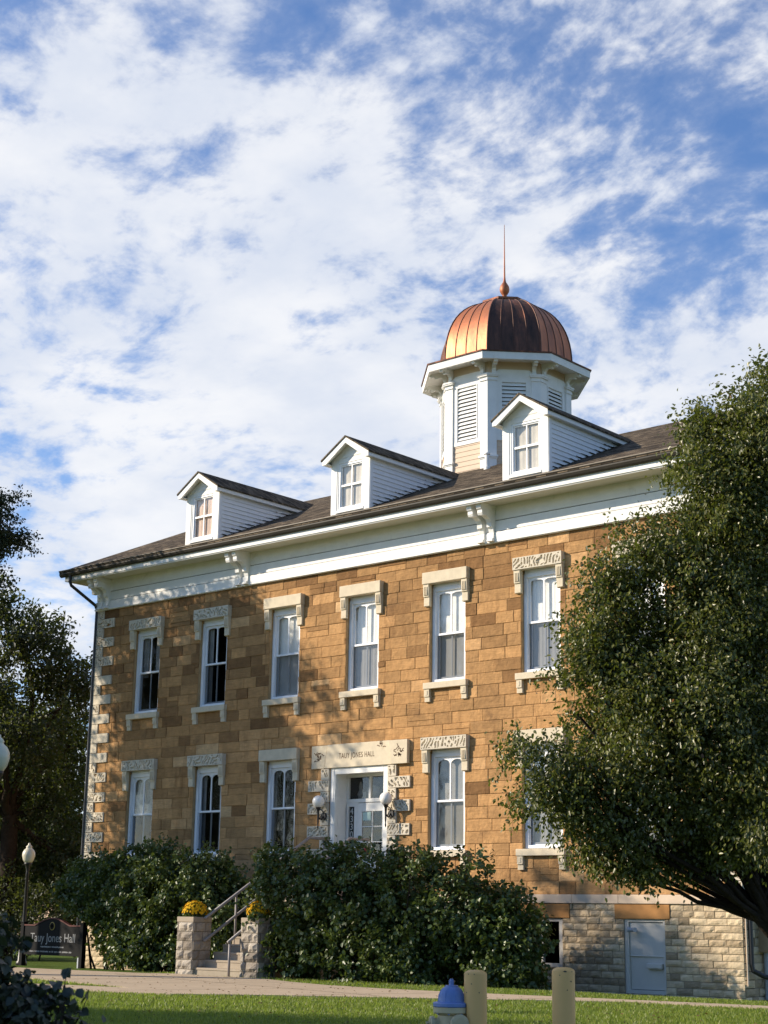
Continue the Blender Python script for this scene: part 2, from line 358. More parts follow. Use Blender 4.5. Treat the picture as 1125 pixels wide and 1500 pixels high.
def stone(mb, fn, x0, x1, z0, z1, tn, rng, rough, prot):
    p = rng.random() * prot
    if rough:
        nx = max(2, int((x1 - x0) / .075)); nz = max(3, int((z1 - z0) / .06)); k = len(mb.v)
        ph = rng.random() * 50
        for j in range(nz + 1):
            for i in range(nx + 1):
                u, v = i / nx, j / nz
                e = min(1, 4 * min(u, 1 - u) * (x1 - x0) / .25, 4 * min(v, 1 - v) * (z1 - z0) / .17)
                x, z = x0 + (x1 - x0) * u, z0 + (z1 - z0) * v
                d = (.25 + .75 * e) * rough * (.55 + .9 * noise.noise(Vector((x * 6 + ph, z * 7, ph)))) if e > 0 else 0
                mb.v.append(fn(x, p + max(d, 0) + .003, z))
        for j in range(nz):
            for i in range(nx):
                q = k + j * (nx + 1) + i
                mb.f.append((q, q + 1, q + nx + 2, q + nx + 1)); mb.t.append(tn)
        k2 = len(mb.v); mb.v += [fn(x0, -.03, z0), fn(x1, -.03, z0), fn(x1, -.03, z1), fn(x0, -.03, z1)]
        c = [k, k + nx, k + (nz + 1) * (nx + 1) - 1, k + nz * (nx + 1)]
        for i in range(4):
            j = (i + 1) % 4; mb.f.append((k2 + i, k2 + j, c[j], c[i])); mb.t.append(tn)
    else:
        bv = .010; k = len(mb.v); j4 = [rng.uniform(0, .022) for _ in range(4)]; x0 += rng.uniform(0, .006); z1 -= rng.uniform(0, .005)
        mb.v += [fn(x0, -.03, z0), fn(x1, -.03, z0), fn(x1, -.03, z1), fn(x0, -.03, z1),
                 fn(x0, p, z0), fn(x1, p, z0), fn(x1, p, z1), fn(x0, p, z1),
                 fn(x0 + bv + j4[0], p + .007, z0 + bv), fn(x1 - bv - j4[1], p + .007, z0 + bv), fn(x1 - bv - j4[2], p + .007, z1 - bv), fn(x0 + bv + j4[3], p + .007, z1 - bv)]
        for lv in (0, 4):
            for i in range(4):
                j = (i + 1) % 4; mb.f.append((k + lv + i, k + lv + j, k + lv + 4 + j, k + lv + 4 + i)); mb.t.append(tn)
        mb.f.append((k + 8, k + 9, k + 10, k + 11)); mb.t.append(tn)

# block with a worm-carved (vermiculated) face
def carved(mb, fn, x0, x1, z0, z1, prot, seed, carve=True, margin=.035, depth=.045, sx=7.0, sz=5.0, box=None, back=-.05):
    nx = max(2, int((x1 - x0) / .012)) if carve else 1; nz = max(2, int((z1 - z0) / .012)) if carve else 1
    k = len(mb.v); rg = random.Random(seed); ox = rg.random() * 100; an = rg.choice((-1, 1)) * rg.uniform(.25, .8)
    cs, sn = math.cos(an), math.sin(an)
    for j in range(nz + 1):
        for i in range(nx + 1):
            x = x0 + (x1 - x0) * i / nx; z = z0 + (z1 - z0) * j / nz; d = 0
            if carve:
                bx = box or (x0 + margin, x1 - margin, z0 + margin, z1 - margin)
                if bx[0] < x < bx[1] and bx[2] < z < bx[3]:
                    wx = noise.noise(Vector((x * 3.6 + ox, z * 3.6, 1.7))) * .155 + noise.noise(Vector((x * 9 + ox, z * 9, 4.7))) * .03
                    u = x * cs + z * sn + wx
                    q = math.sin(u * 2 * math.pi / .098)
                    br = noise.noise(Vector((x * 11 + ox, z * 11, 9.1)))
                    d = depth * max(0, min(1, (q - .10) / .35)) * (0 if br > .14 else 1)
            mb.v.append(fn(x, prot - d, z))
    for j in range(nz):
        for i in range(nx):
            q = k + j * (nx + 1) + i; mb.f.append((q, q + 1, q + nx + 2, q + nx + 1)); mb.t.append(.5)
    k2 = len(mb.v)
    for n in (prot, back):
        mb.v += [fn(x0, n, z0), fn(x1, n, z0), fn(x1, n, z1), fn(x0, n, z1)]
    for i in range(4):
        j = (i + 1) % 4; mb.f.append((k2 + i, k2 + j, k2 + 4 + j, k2 + 4 + i)); mb.t.append(.5)

def text_mesh(name, body, size, mat, parent, loc, rot, sx=1.0, depth=.002, space=1.0, align='CENTER'):
    cu = bpy.data.curves.new(name, 'FONT'); cu.body = body; cu.size = size; cu.extrude = depth
    cu.align_x = align; cu.align_y = 'CENTER'; cu.space_character = space
    ob = bpy.data.objects.new(name + '_c', cu); C.objects.link(ob)
    dg = bpy.context.evaluated_depsgraph_get(); dg.update()
    me = bpy.data.meshes.new_from_object(ob.evaluated_get(dg)); bpy.data.objects.remove(ob)
    me.materials.clear()
    o = link(name, me, mat, parent); o.location = loc; o.rotation_euler = rot; o.scale = (sx, 1, 1)
    return o

# ------------------------------------------------------------------ foliage helpers
def leaves_object(name, mat, pos, axis, nrm, size, parent=None, wid=.55, rng=None, tone=None, fold=.18):
    """pos, axis (unit), nrm (unit, roughly perpendicular): arrays N x 3; size N -> one mesh of ovate folded leaves"""
    n = len(pos); side = np.cross(axis, nrm); side /= np.linalg.norm(side, axis=1)[:, None] + 1e-9
    nrm = np.cross(side, axis)
    S = size[:, None]; hw = S * wid * .5
    v = np.empty((n, 6, 3), dtype=np.float32)
    v[:, 0] = pos
    v[:, 1] = pos + axis * S * .30 + side * hw + nrm * S * fold * .5
    v[:, 2] = pos + axis * S * .68 + side * hw * .82 + nrm * S * fold * .4
    v[:, 3] = pos + axis * S - nrm * S * .12
    v[:, 4] = pos + axis * S * .68 - side * hw * .82 + nrm * S * fold * .4
    v[:, 5] = pos + axis * S * .30 - side * hw + nrm * S * fold * .5
    me = bpy.data.meshes.new(name)
    me.vertices.add(n * 6); me.vertices.foreach_set('co', v.reshape(-1))
    idx = np.array([[0, 1, 2, 3], [0, 3, 4, 5]], dtype=np.int32)
    fa = (np.arange(n, dtype=np.int32)[:, None, None] * 6 + idx[None]).reshape(-1)
    me.loops.add(len(fa)); me.loops.foreach_set('vertex_index', fa)
    me.polygons.add(n * 2); me.polygons.foreach_set('loop_start', np.arange(0, n * 8, 4, dtype=np.int32))
    me.polygons.foreach_set('loop_total', np.full(n * 2, 4, dtype=np.int32))
    me.update(calc_edges=True)
    a = me.attributes.new('tone', 'FLOAT', 'FACE'); a.data.foreach_set('value', np.repeat(tone, 2).astype(np.float32))
    return link(name, me, mat, parent)
def unit(a): return a / (np.linalg.norm(a, axis=1)[:, None] + 1e-9)

def cluster_points(blobs, n, rng, outer=.42, gap=.0, gscale=.6, seed=0, floor=None):
    vol = np.array([b[1][0] * b[1][1] * b[1][2] for b in blobs]) ** .6; vol /= vol.sum(); pts = []; outs = []
    while len(pts) < n:
        b = blobs[rng.choice(len(blobs), p=vol)]
        d = rng.normal(size=3); d /= np.linalg.norm(d)
        r = rng.random() ** outer
        # lumpy outline
        lump = 1 + .16 * noise.noise(Vector(d * 2.3) + Vector((seed, 0, 0))) + .10 * noise.noise(Vector(d * 6) + Vector((seed, 5, 0)))
        p = np.array(b[0]) + d * np.array(b[1]) * r * lump
        if floor is not None and p[2] < floor: continue
        if gap and noise.noise(Vector(p * gscale) + Vector((seed * 3.1, 0, 0))) < gap - .5: continue
        pts.append(p); outs.append(d)
    return np.array(pts), np.array(outs)

def crown(name, mat, blobs, ncl, per, leaf, rng, parent, spread=.32, outer=.42, gap=0, gscale=.6, seed=0, droop=.5, tone_bias=0, floor=None, wid=.55, flat=1.0):
    cp, co = cluster_points(blobs, ncl, rng, outer, gap, gscale, seed, floor)
    n = ncl * per
    ci = np.repeat(np.arange(ncl), per)
    tw = unit(co * .8 + rng.normal(size=(ncl, 3)) * .6 + np.array([0, 0, -.1]))
    s = rng.random(n) * 2 - 1
    pos = cp[ci] + tw[ci] * (s * spread * 1.3)[:, None] + rng.normal(size=(n, 3)) * spread * np.array([.42, .42, .42 * flat])
    ax = unit(tw[ci] * .7 + rng.normal(size=(n, 3)) * .75 + np.array([0, 0, -droop]))
    nr = unit(rng.normal(size=(n, 3)) * .7 + np.array([0, 0, .8]) + co[ci] * .5)
    size = leaf * rng.uniform(.65, 1.2, n)
    ctone = rng.random(ncl) * .5
    tone = np.clip(ctone[ci] + rng.random(n) ** 1.3 * .5 + tone_bias, 0, 1)
    if floor is not None: pos[:, 2] = np.maximum(pos[:, 2], floor + rng.random(n) * .1)
    ob = leaves_object(name, mat, pos, ax, nr, size, parent, wid, rng, tone)
    return ob, cp

def limb_path(a, b, rng, sag=.12, n=6):
    a = np.array(a, float); b = np.array(b, float); L = np.linalg.norm(b - a)
    off = rng.normal(size=3) * sag * L * .5; off[2] = abs(off[2]) * .3 - sag * L * .25
    return [tuple(a + (b - a) * t + off * math.sin(math.pi * t) + rng.normal(size=3) * L * .012) for t in np.linspace(0, 1, n)]

def tree(name, label, cat, base, fork, blobs, leafmat, ncl, per, leaf, seed, r0=.2, group=None, nsub=40, limbs_to=None, extra_limbs=(), twigs=True, trunk_pts=None, **kw):
    rng = np.random.default_rng(seed)
    root = empty(name, label, cat, (base[0], base[1], base[2]), group)
    off = np.array(base)
    bl = [(tuple(np.array(c) - off), r) for c, r in blobs]
    cr, cp = crown('crown', leafmat, bl, ncl, per, leaf, rng, root, seed=seed, **kw)
    mb = MB(); fk = np.array(fork) - off
    tp = [(0, 0, -.3), (0, 0, 0), *( [tuple(np.array(p) - off) for p in trunk_pts] if trunk_pts else []), tuple(fk)]
    mb.tube(tp, [r0 * 1.35, r0 * 1.15] + [r0] * (len(tp) - 3) + [r0 * .92], 12, cap=False)
    kl = .6 if len(bl) < 12 else .30
    for c, r in bl:
        mb.tube([tuple(fk - np.array([0, 0, .15]))] + limb_path(fk, c, rng, .14, 7), [r0 * kl] + list(np.linspace(r0 * kl * .92, r0 * .13, 7)), 7, cap=False)
    ends = [np.array(c) for c, r in bl] + [fk + (np.array(c) - fk) * .5 for c, r in bl]
    for i in rng.choice(len(cp), min(nsub, len(cp)), replace=False):
        q = cp[i]; e = min(ends, key=lambda a: np.linalg.norm(a - q))
        mb.tube(limb_path(e, q, rng, .12, 5), list(np.linspace(r0 * .17, r0 * .04, 5)), 5, cap=False)
    for pth, ra, rb in extra_limbs:
        pp = [tuple(np.array(p) - off) for p in pth]
        mb.tube(pp, list(np.linspace(ra, rb, len(pp))), 8, cap=False)
    mb.build('trunk', 'bark', root, smooth=True)
    return root

# ================================================================== SETTING
def gh(x, y):
    t = max(0.0, min(1.0, (-1.0 - y) / 3.8)); return .2 * t * t * (3 - 2 * t)
xs = sorted(set([-900, -500, -300, -200, -140, -100, -80, -60] + [round(v * .8 - 52, 2) for v in range(0, 78)] + [14, 20, 40, 80, 150, 300, 600, 900]))
ys = sorted(set([-900, -400, -200, -120, -80, -60, -50, -40] + [round(v * .4 - 34, 2) for v in range(0, 92)] + [5, 10, 20, 35, 60, 100, 180, 350, 700, 1200]))
me = bpy.data.meshes.new('ground'); nx = len(xs)
me.from_pydata([(x, y, gh(x, y)) for y in ys for x in xs], [], [(j * nx + i, j * nx + i + 1, (j + 1) * nx + i + 1, (j + 1) * nx + i) for j in range(len(ys) - 1) for i in range(nx - 1)])
tag(link('ground', me, 'lawn'), kind='structure')

def sheet(name, poly, z, th, mat, joints=()):
    mb = MB(); n = len(poly)
    # drape by slicing into strips is unnecessary: the paths lie on the level part of the lawn
    mb.prism([(x, y) for x, y in poly], z - .15, z, lambda p, q, a: (p, q, a))
    return tag(mb.build(name, mat), kind='structure')
apron = [(-8, -5.2), (-12, -5.5), (-16.5, -6.05), (-19.7, -6.5), (-22.0, -6.7), (-23.8, -6.5), (-25.3, -6.0), (-26.9, -5.25), (-30.2, -5.1), (-30.9, -5.6), (-34.0, -5.9), (-60, -7.2),
         (-60, -8.8), (-34, -8.7), (-28.3, -10.15), (-26.3, -10.55), (-25.25, -10.83), (-24.75, -11.0), (-26.3, -11.25), (-34, -13.6), (-60, -24),
         (-60, -26), (-34, -15.2), (-25.6, -12.55), (-23.77, -12.35), (-22.5, -11.95), (-21.05, -10.47), (-19.55, -9.45), (-18.2, -8.4), (-17.0, -7.35), (-16.0, -6.75), (-12, -6.3), (-8, -6.1)]
sheet('path', apron, .225, .1, 'concrete')
mb = MB()
for (x0, y0, x1, y1) in ((-12.5, -5.6, -12.6, -6.2), (-15.0, -5.95, -15.2, -6.55), (-17.5, -6.25, -17.9, -7.9), (-20.0, -6.6, -21.0, -10.2), (-22.4, -6.75, -24.0, -11.9), (-24.9, -6.3, -26.6, -10.3), (-27.4, -5.25, -28.6, -9.9), (-30.2, -5.2, -31.2, -9.2), (-33.0, -5.9, -33.9, -8.6), (-19.9, -9.2, -30.5, -6.6)):
    d = Vector((x1 - x0, y1 - y0)).normalized(); q = Vector((-d.y, d.x)) * .012
    mb.face([(x0 + q.x, y0 + q.y, .229), (x1 + q.x, y1 + q.y, .229), (x1 - q.x, y1 - q.y, .229), (x0 - q.x, y0 - q.y, .229)])
tag(mb.build('path_joint', 'soil'), kind='structure')
# planting bed under the shrubs
mb = MB()
for bed in ([(-35.9, -3.4), (-30.4, -3.4), (-30.4, -.15), (-35.9, -.15)], [(-27.5, -4.7), (-21.5, -3.6), (-21.3, -.15), (-27.5, -.15)]):
    k = 8; (ax_, ay_), (bx_, by_), (cx_, cy_), (dx_, dy_) = bed
    g = [[(ax_ + (bx_ - ax_) * i / k, 0, 0) for i in range(k + 1)] for j in range(k + 1)]
    for j in range(k):
        for i in range(k):
            def bp(i, j):
                u, v = i / k, j / k
                x = (ax_ * (1 - u) + bx_ * u) * (1 - v) + (dx_ * (1 - u) + cx_ * u) * v; y = (ay_ * (1 - u) + by_ * u) * (1 - v) + (dy_ * (1 - u) + cy_ * u) * v
                return (x, y, gh(x, y) + .012)
            mb.face([bp(i, j), bp(i + 1, j), bp(i + 1, j + 1), bp(i, j + 1)])
tag(mb.build('soil_bed', 'soil'), kind='structure')

# ================================================================== THE HALL
hall = empty('college_hall', 'two-storey orange sandstone hall with white cornice, three dormers and copper-domed cupola', 'building', (-28.85, 0, 0))
HL = Vector(hall.location)
XL, XR, YB = -40.12, -17.6, 13.0
ZT = 10.98
CX = [-28.8 + 2.967 * (c - 3) for c in range(7)]
rng = random.Random(11)
def F(a, n, z): return (a, -n, z)                # front plane
def S(a, n, z): return (XR + n, a, z)            # right side
def W(a, n, z): return (XL - n, YB - a, z)       # left side (a runs from the back)
def hb(mb, name, mat, parent=hall, **kw):
    """build a mesh whose origin is at its parent hall; keep world coordinates"""
    p = parent; off = Vector((0, 0, 0))
    while p is not None: off += Vector(p.location); p = p.parent
    mb.v = [(x - off.x, y - off.y, z - off.z) for x, y, z in mb.v]
    return mb.build(name, mat, parent, **kw)

HW = .59; UZ = (7.52, 10.16); LZ = (3.25, 5.82)
holes = [(c - HW, c + HW, *UZ) for c in CX] + [(CX[i] - HW, CX[i] + HW, *LZ) for i in range(7) if i != 3] + [(-29.84, -27.78, 2.54, 5.50)]
bdoor = (-20.62, -19.55, .04, 1.66); bwin = (-23.55, -22.32, .55, 1.66)
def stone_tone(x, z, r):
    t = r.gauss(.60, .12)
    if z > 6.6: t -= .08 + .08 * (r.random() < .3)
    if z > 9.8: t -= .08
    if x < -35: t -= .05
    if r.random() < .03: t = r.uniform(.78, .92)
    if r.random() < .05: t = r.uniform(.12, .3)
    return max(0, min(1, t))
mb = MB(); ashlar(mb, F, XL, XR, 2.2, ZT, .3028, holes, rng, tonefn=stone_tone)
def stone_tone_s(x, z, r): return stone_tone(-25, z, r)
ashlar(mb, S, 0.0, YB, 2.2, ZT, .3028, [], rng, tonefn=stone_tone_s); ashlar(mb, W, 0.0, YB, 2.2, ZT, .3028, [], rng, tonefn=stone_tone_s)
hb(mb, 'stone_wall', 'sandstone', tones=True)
mb = MB(); ashlar(mb, F, XL, XR, -.1, 2.0, .152, [bdoor, bwin, (-20.85, -19.42, 1.66, 2.0), (-23.8, -22.1, 1.66, 2.0)], rng,   .22, .50, rough=.026, gap=.007)
ashlar(mb, S, 0.0, 5.0, -.1, 2.0, .168, [], rng, .22, .55, rough=.035, gap=.008); ashlar(mb, W, 8.0, YB, -.1, 2.0, .168, [], rng, .22, .55, rough=.035, gap=.008)
hb(mb, 'basement_wall', 'limestone', tones=True)
# backing wall with real openings (0.35 m deep) and mortar
def backing(mb, z0, z1, hs, y0=.004, y1=.42):
    zs = sorted(set([z0, z1] + [h[2] for h in hs] + [h[3] for h in hs])); zs = [z for z in zs if z0 <= z <= z1]
    xs = sorted(set([XL + .004, XR - .004] + [h[0] for h in hs] + [h[1] for h in hs]))
    inside = lambda x, z: any(h[0] < x < h[1] and h[2] < z < h[3] for h in hs)
    for i in range(len(xs) - 1):
        for j in range(len(zs) - 1):
            a, b, c, d = xs[i], xs[i + 1], zs[j], zs[j + 1]
            if inside((a + b) / 2, (c + d) / 2): continue
            mb.face([(a, y0, c), (b, y0, c), (b, y0, d), (a, y0, d)]); mb.face([(a, y1, c), (a, y1, d), (b, y1, d), (b, y1, c)])
    for a, b, c, d in hs:
        mb.face([(a, y0, c), (a, y0, d), (a, y1, d), (a, y1, c)]); mb.face([(b, y0, c), (b, y1, c), (b, y1, d), (b, y0, d)])
        mb.face([(a, y0, d), (b, y0, d), (b, y1, d), (a, y1, d)]); mb.face([(a, y0, c), (a, y1, c), (b, y1, c), (b, y0, c)])
mb = MB(); backing(mb, 2.0, 11.95, holes)
mb.box(XL + .004, XL + .4, .43, YB, 2.0, 11.9); mb.box(XR - .4, XR - .004, .43, YB, 2.0, 11.9); mb.box(XL + .004, XR - .004, YB - .4, YB, 0, 11.9)
hb(mb, 'wall_backing', 'mortar')
mb = MB(); backing(mb, -.3, 1.998, [bdoor, bwin]); mb.box(XL + .004, XL + .4, .43, YB - .41, -.3, 1.995); mb.box(XR - .4, XR - .004, .43, YB - .41, -.3, 1.995)
hb(mb, 'basement_backing', 'mortar_grey')
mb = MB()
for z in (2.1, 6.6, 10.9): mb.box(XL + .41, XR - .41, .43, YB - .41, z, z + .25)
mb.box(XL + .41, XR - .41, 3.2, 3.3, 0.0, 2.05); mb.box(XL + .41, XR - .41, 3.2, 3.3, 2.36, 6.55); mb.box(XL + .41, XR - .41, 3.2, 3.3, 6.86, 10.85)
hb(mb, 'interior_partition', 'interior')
# water table band
mb = MB(); x = XL - .06
while x < XR + .05:
    x2 = min(x + rng.uniform(1.0, 1.9), XR + .06)
    if XR + .06 - x2 < .3: x2 = XR + .06
    mb.box(x + .003, x2 - .003, -.06, .02, 2.0, 2.2); x = x2
y = .03
while y < YB:
    mb.box(XR - .02, XR + .06, y, min(y + 1.4, YB) - .006, 2.0, 2.2); mb.box(XL - .06, XL + .02, y, min(y + 1.4, YB) - .006, 2.0, 2.2); y += 1.4
hb(mb, 'water_table', 'bandstone', bevel=.008)

# corner quoins, alternately long and short, the upper and lower ones worm-carved
def corner_quoins(side):
    mb = MB(); k = 0; z = ZT
    while z > 2.25:
        zb = z - .3028; lng = k % 2 == 1; ln = .80 if lng else .28
        cv = k < 6 or 16 <= k < 28 or k in (8, 10)
        if side == 'L':
            carved(mb, F, XL - .045, XL + ln, zb + .008, z - .008, .055, 100 + k, cv, sx=6); mb2 = .5 if lng else .28
            carved(mb, W, YB - (.8 if not lng else .28), YB - .001, zb + .008, z - .008, .043, 300 + k, False)
        else:
            carved(mb, F, XR - ln, XR + .045, zb + .008, z - .008, .055, 200 + k, True, sx=6)
            carved(mb, S, .001, (.8 if not lng else .28), zb + .008, z - .008, .043, 400 + k, False)
        z = zb; k += 1
    return hb(mb, 'corner_quoins', 'carvedstone')
corner_quoins('L'); corner_quoins('R')

# ---------------------------------------------------------------- windows
def arch_panel(mb, x0, x1, z0, z1, y0, y1, r):
    """spandrel board filling x0..x1, z0..z1 above a round-cornered head that springs at z0"""
    n = 8; pts = []
    cx = (x0 + x1) / 2; hw = (x1 - x0) / 2; prev = None
    for i in range(n * 2 + 1):
        a = math.pi * i / (2 * n); x = cx - hw * math.cos(a); z = z0 + (r) * math.sin(a) ** .8
        if prev is not None:
            (xa, za) = prev
            for yy in (y0, y1): mb.face([(xa, yy, za), (x, yy, z), (x, yy, z1), (xa, yy, z1)])
            mb.face([(xa, y0, za), (xa, y1, za), (x, y1, z), (x, y0, z)])
        prev = (x, z)
def make_window(cx, z0, z1, lintel_carved, lintel_seed, upper, curtain, lower_screen=True, half_spots=False):
    """window part at wall; returns Empty part with sub-parts"""
    win = bpy.data.objects.new('window', None); C.objects.link(win); win.parent = hall; win.location = Vector((cx, 0, z0)) - HL
    def wb(mb, name, mat, **kw): return hb(mb, name, mat, win, **kw)
    a, b = cx - .565, cx + .565; zb = z0 + .03; zt = z1 - .10
    mb = MB(); cw = .085
    mb.box(a, a + cw, .085, .20, zb, zt); mb.box(b - cw, b, .085, .20, zb, zt)
    mb.box(a + cw, b - cw, .087, .20, zt - .10, zt); mb.box(a + cw, b - cw, .075, .20, zb, zb + .075)
    mb.box(a - .03, a, .10, .22, zb, zt); mb.box(b, b + .03, .10, .22, zb, zt); mb.box(a, b, .10, .22, zt, z1 - .0)
    mb.box(a + cw, a + cw + .018, .12, .16, zb + .075, zt - .10); mb.box(b - cw - .018, b - cw, .12, .16, zb + .075, zt - .10)
    wb(mb, 'window_frame', 'windowpaint', bevel=.006)
    ia, ib = a + cw + .018, b - cw - .018; izb, izt = zb + .078, zt - .10; zm = izb + (izt - izb) * .505
    mb = MB(); sw = .05
    # upper sash (outer)
    mb.box(ia, ia + sw, .145, .185, zm - .02, izt); mb.box(ib - sw, ib, .145, .185, zm - .02, izt)
    mb.box(ia + sw, ib - sw, .143, .185, izt - .05, izt); mb.box(ia + sw, ib - sw, .14, .185, zm - .02, zm + .035)
    mb.box(cx - .022, cx + .022, .147, .183, zm + .035, izt - .05)
    ah = .06 if upper else .135
    arch_panel(mb, ia + sw, cx - .022, izt - .065 - ah, izt - .05, .150, .181, ah); arch_panel(mb, cx + .022, ib - sw, izt - .065 - ah, izt - .05, .150, .181, ah)
    # lower sash (inner)
    mb.box(ia, ia + sw, .19, .23, izb, zm + .02); mb.box(ib - sw, ib, .19, .23, izb, zm + .02)
    mb.box(ia + sw, ib - sw, .188, .23, izb, izb + .07); mb.box(ia + sw, ib - sw, .19, .23, zm - .03, zm + .02)
    mb.box(cx - .02, cx + .02, .195, .225, izb + .07, zm - .03)
    wb(mb, 'sash', 'windowpaint', bevel=.004)
    mb = MB(); mb.face([(ia + .01, .165, zm), (ib - .01, .165, zm), (ib - .01, .165, izt - .02), (ia + .01, .165, izt - .02)]); wb(mb, 'upper_pane', 'glass')
    mb = MB(); mb.face([(ia + .01, .187 if lower_screen else .21, izb + .02), (ib - .01, .187 if lower_screen else .21, izb + .02), (ib - .01, .187 if lower_screen else .21, zm), (ia + .01, .187 if lower_screen else .21, zm)])
    wb(mb, 'lower_pane', 'screenglass' if lower_screen else 'glass')
    # blinds / curtains behind the glass
    if curtain:
        mb = MB()
        for (fx0, fx1, fz0, fz1, mt) in curtain:
            mb = MB(); n = max(2, int((fx1 - fx0) * 40)); X0 = cx - .5 + fx0; X1 = cx - .5 + fx1
            Z0 = izb + (izt - izb) * fz0; Z1 = izb + (izt - izb) * fz1; wv = .0 if 'flat' in mt else .004
            pr = None
            for i in range(n + 1):
                x = X0 + (X1 - X0) * i / n; yy = .262 + wv * math.sin(i * 1.25) + wv * .5 * math.sin(i * 2.9 + 1)
                if pr: mb.face([(pr[0], pr[1], Z0), (x, yy, Z0), (x, yy, Z1), (pr[0], pr[1], Z1)])
                pr = (x, yy)
            wb(mb, 'curtain', mt.replace('flat', ''))
    # lintel with consoles
    lx0, lx1 = cx - .745, cx + .745; lz0, lz1 = (z1 - .015, z1 + .295)
    mb = MB()
    if lintel_carved: carved(mb, F, lx0, lx1, lz0, lz1, .165, lintel_seed, True, margin=.03, box=None)
    else: mb.box(lx0, lx1, -.165, .05, lz0, lz1)
    wb(mb, 'lintel', 'carvedstone' if lintel_carved else 'cutstone', bevel=0 if lintel_carved else .012)
    for sx in (-1, 1):
        mb = MB()
        xa = cx + sx * .735 - (.19 if sx > 0 else 0); xb = xa + .19
        mb.prism([(0, lz0), (-.135, lz0), (-.135, lz0 - .06), (-.12, lz0 - .34), (-.09, lz0 - .34), (-.09, lz0 - .58), (0, lz0 - .60)], xa, xb, lambda p, q, x: (x, p, q))
        for g in range(3): mb.box(xa + .035 + g * .045, xa + .06 + g * .045, -.149, -.11, lz0 - .30, lz0 - .07)
        wb(mb, 'console', 'cutstone', bevel=.008)
    mb = MB(); mb.box(cx - .71, cx + .71, -.135, .12, z0 - .15, z0 + .012); wb(mb, 'sill', 'cutstone', bevel=.01)
    for sx in (-1, 1):
        mb = MB()
        xa = cx + sx * .69 - (.17 if sx > 0 else 0); xb = xa + .17; t0 = z0 - .15
        mb.prism([(0, t0), (-.11, t0), (-.11, t0 - .20), (-.08, t0 - .20), (-.08, t0 - .33), (0, t0 - .34)], xa, xb, lambda p, q, x: (x, p, q))
        mb.box(xa + .05, xb - .05, -.121, -.09, t0 - .16, t0 - .04)
        wb(mb, 'sill_bracket', 'cutstone', bevel=.006)
    return win
FC = lambda mt='curtain', z0=0.0, z1=1.0: [(0, 1.0, z0, z1, mt)]
upC = {0: [(.0, .30, .45, 1, 'curtaindim'), (.62, 1, .5, 1, 'curtaindim')], 1: [(0, .25, 0, 1, 'curtaindim')], 2: FC('flatcurtain'), 3: FC(), 4: FC('flatcurtain'), 5: FC(), 6: FC()}
loC = {0: [(0, 1, .5, 1, 'curtaincream')], 1: [(0, .2, 0, 1, 'curtaindim'), (.75, 1, 0, 1, 'curtaindim')], 2: [(0, .12, 0, 1, 'curtaindim'), (.8, 1, 0, 1, 'curtaindim')], 4: [(0, 1, 0, .5, 'flatcurtaincream'), (0, 1, .5, 1, 'flatcurtaindim')], 5: FC(), 6: FC()}
for c in range(7): make_window(CX[c], UZ[0], UZ[1], c in (0, 1, 5, 6), 20 + c, True, upC[c])
for c in (0, 1, 2, 4, 5, 6): make_window(CX[c], LZ[0], LZ[1], c in (0, 1, 4), 40 + c, False, loC[c], lower_screen=True)

# ---------------------------------------------------------------- entrance
door = bpy.data.objects.new('entrance', None); C.objects.link(door); door.parent = hall; door.location = Vector((-28.8, 0, 2.54)) - HL
def db(mb, name, mat, **kw): return hb(mb, name, mat, door, **kw)
mb = MB(); dx0, dx1, dzb, dzt = -29.84, -27.78, 2.54, 5.50; D = .50
mb.box(dx0, dx0 + .17, -.02, .10, dzb, dzt); mb.box(dx1 - .17, dx1, -.02, .10, dzb, dzt); mb.box(dx0 + .17, dx1 - .17, -.022, .10, dzt - .17, dzt)
mb.box(dx0 + .05, dx0 + .13, -.035, -.015, dzb, dzt - .05)
mb.box(dx0 + .02, dx0 + .10, .10, D + .1, dzb, dzt - .06); mb.box(dx1 - .10, dx1 - .02, .10, D + .1, dzb, dzt - .06); mb.box(dx0 + .10, dx1 - .10, .10, D + .1, dzt - .14, dzt - .06)
for z in (2.7, 3.9, 4.75): mb.box(dx0 + .10, dx0 + .112, .17, D - .05, z, z + (1.05 if z < 3 else .7 if z < 4 else .45))
db(mb, 'door_casing', 'whitepaint', bevel=.008)
ix0, ix1 = dx0 + .10, dx1 - .10
mb = MB()
mb.box(ix0, ix1, D, D + .08, 4.60, 4.70); mb.box(ix0, ix0 + .09, D, D + .08, 4.70, dzt - .14); mb.box(ix1 - .09, ix1, D, D + .08, 4.70, dzt - .14)
mb.box(ix0 + .09, ix1 - .09, D, D + .08, dzt - .22, dzt - .14); mb.box(-28.95 + .03, -28.95 + .10, D - .003, D + .08, 4.70, dzt - .22)
db(mb, 'transom_frame', 'whitepaint', bevel=.005)
mb = MB(); mb.face([(ix0 + .08, D + .04, 4.69), (ix1 - .08, D + .04, 4.69), (ix1 - .08, D + .04, dzt - .21), (ix0 + .08, D + .04, dzt - .21)]); db(mb, 'transom_pane', 'glass')
mb = MB(); mb.box(-29.55, -29.28, D + .28, D + .40, 4.73, 4.90); mb.lathe([(.07, 0), (.10, .08), (.05, .20), (.06, .30), (.03, .42)], (-29.47, D + .30, 4.76), 10)
mb.lathe([(.02, 0), (.16, .10), (.20, .20), (.14, .33), (.02, .36)], (-29.10, D + .42, 4.72), 10)
db(mb, 'ornament', 'curtaindim')
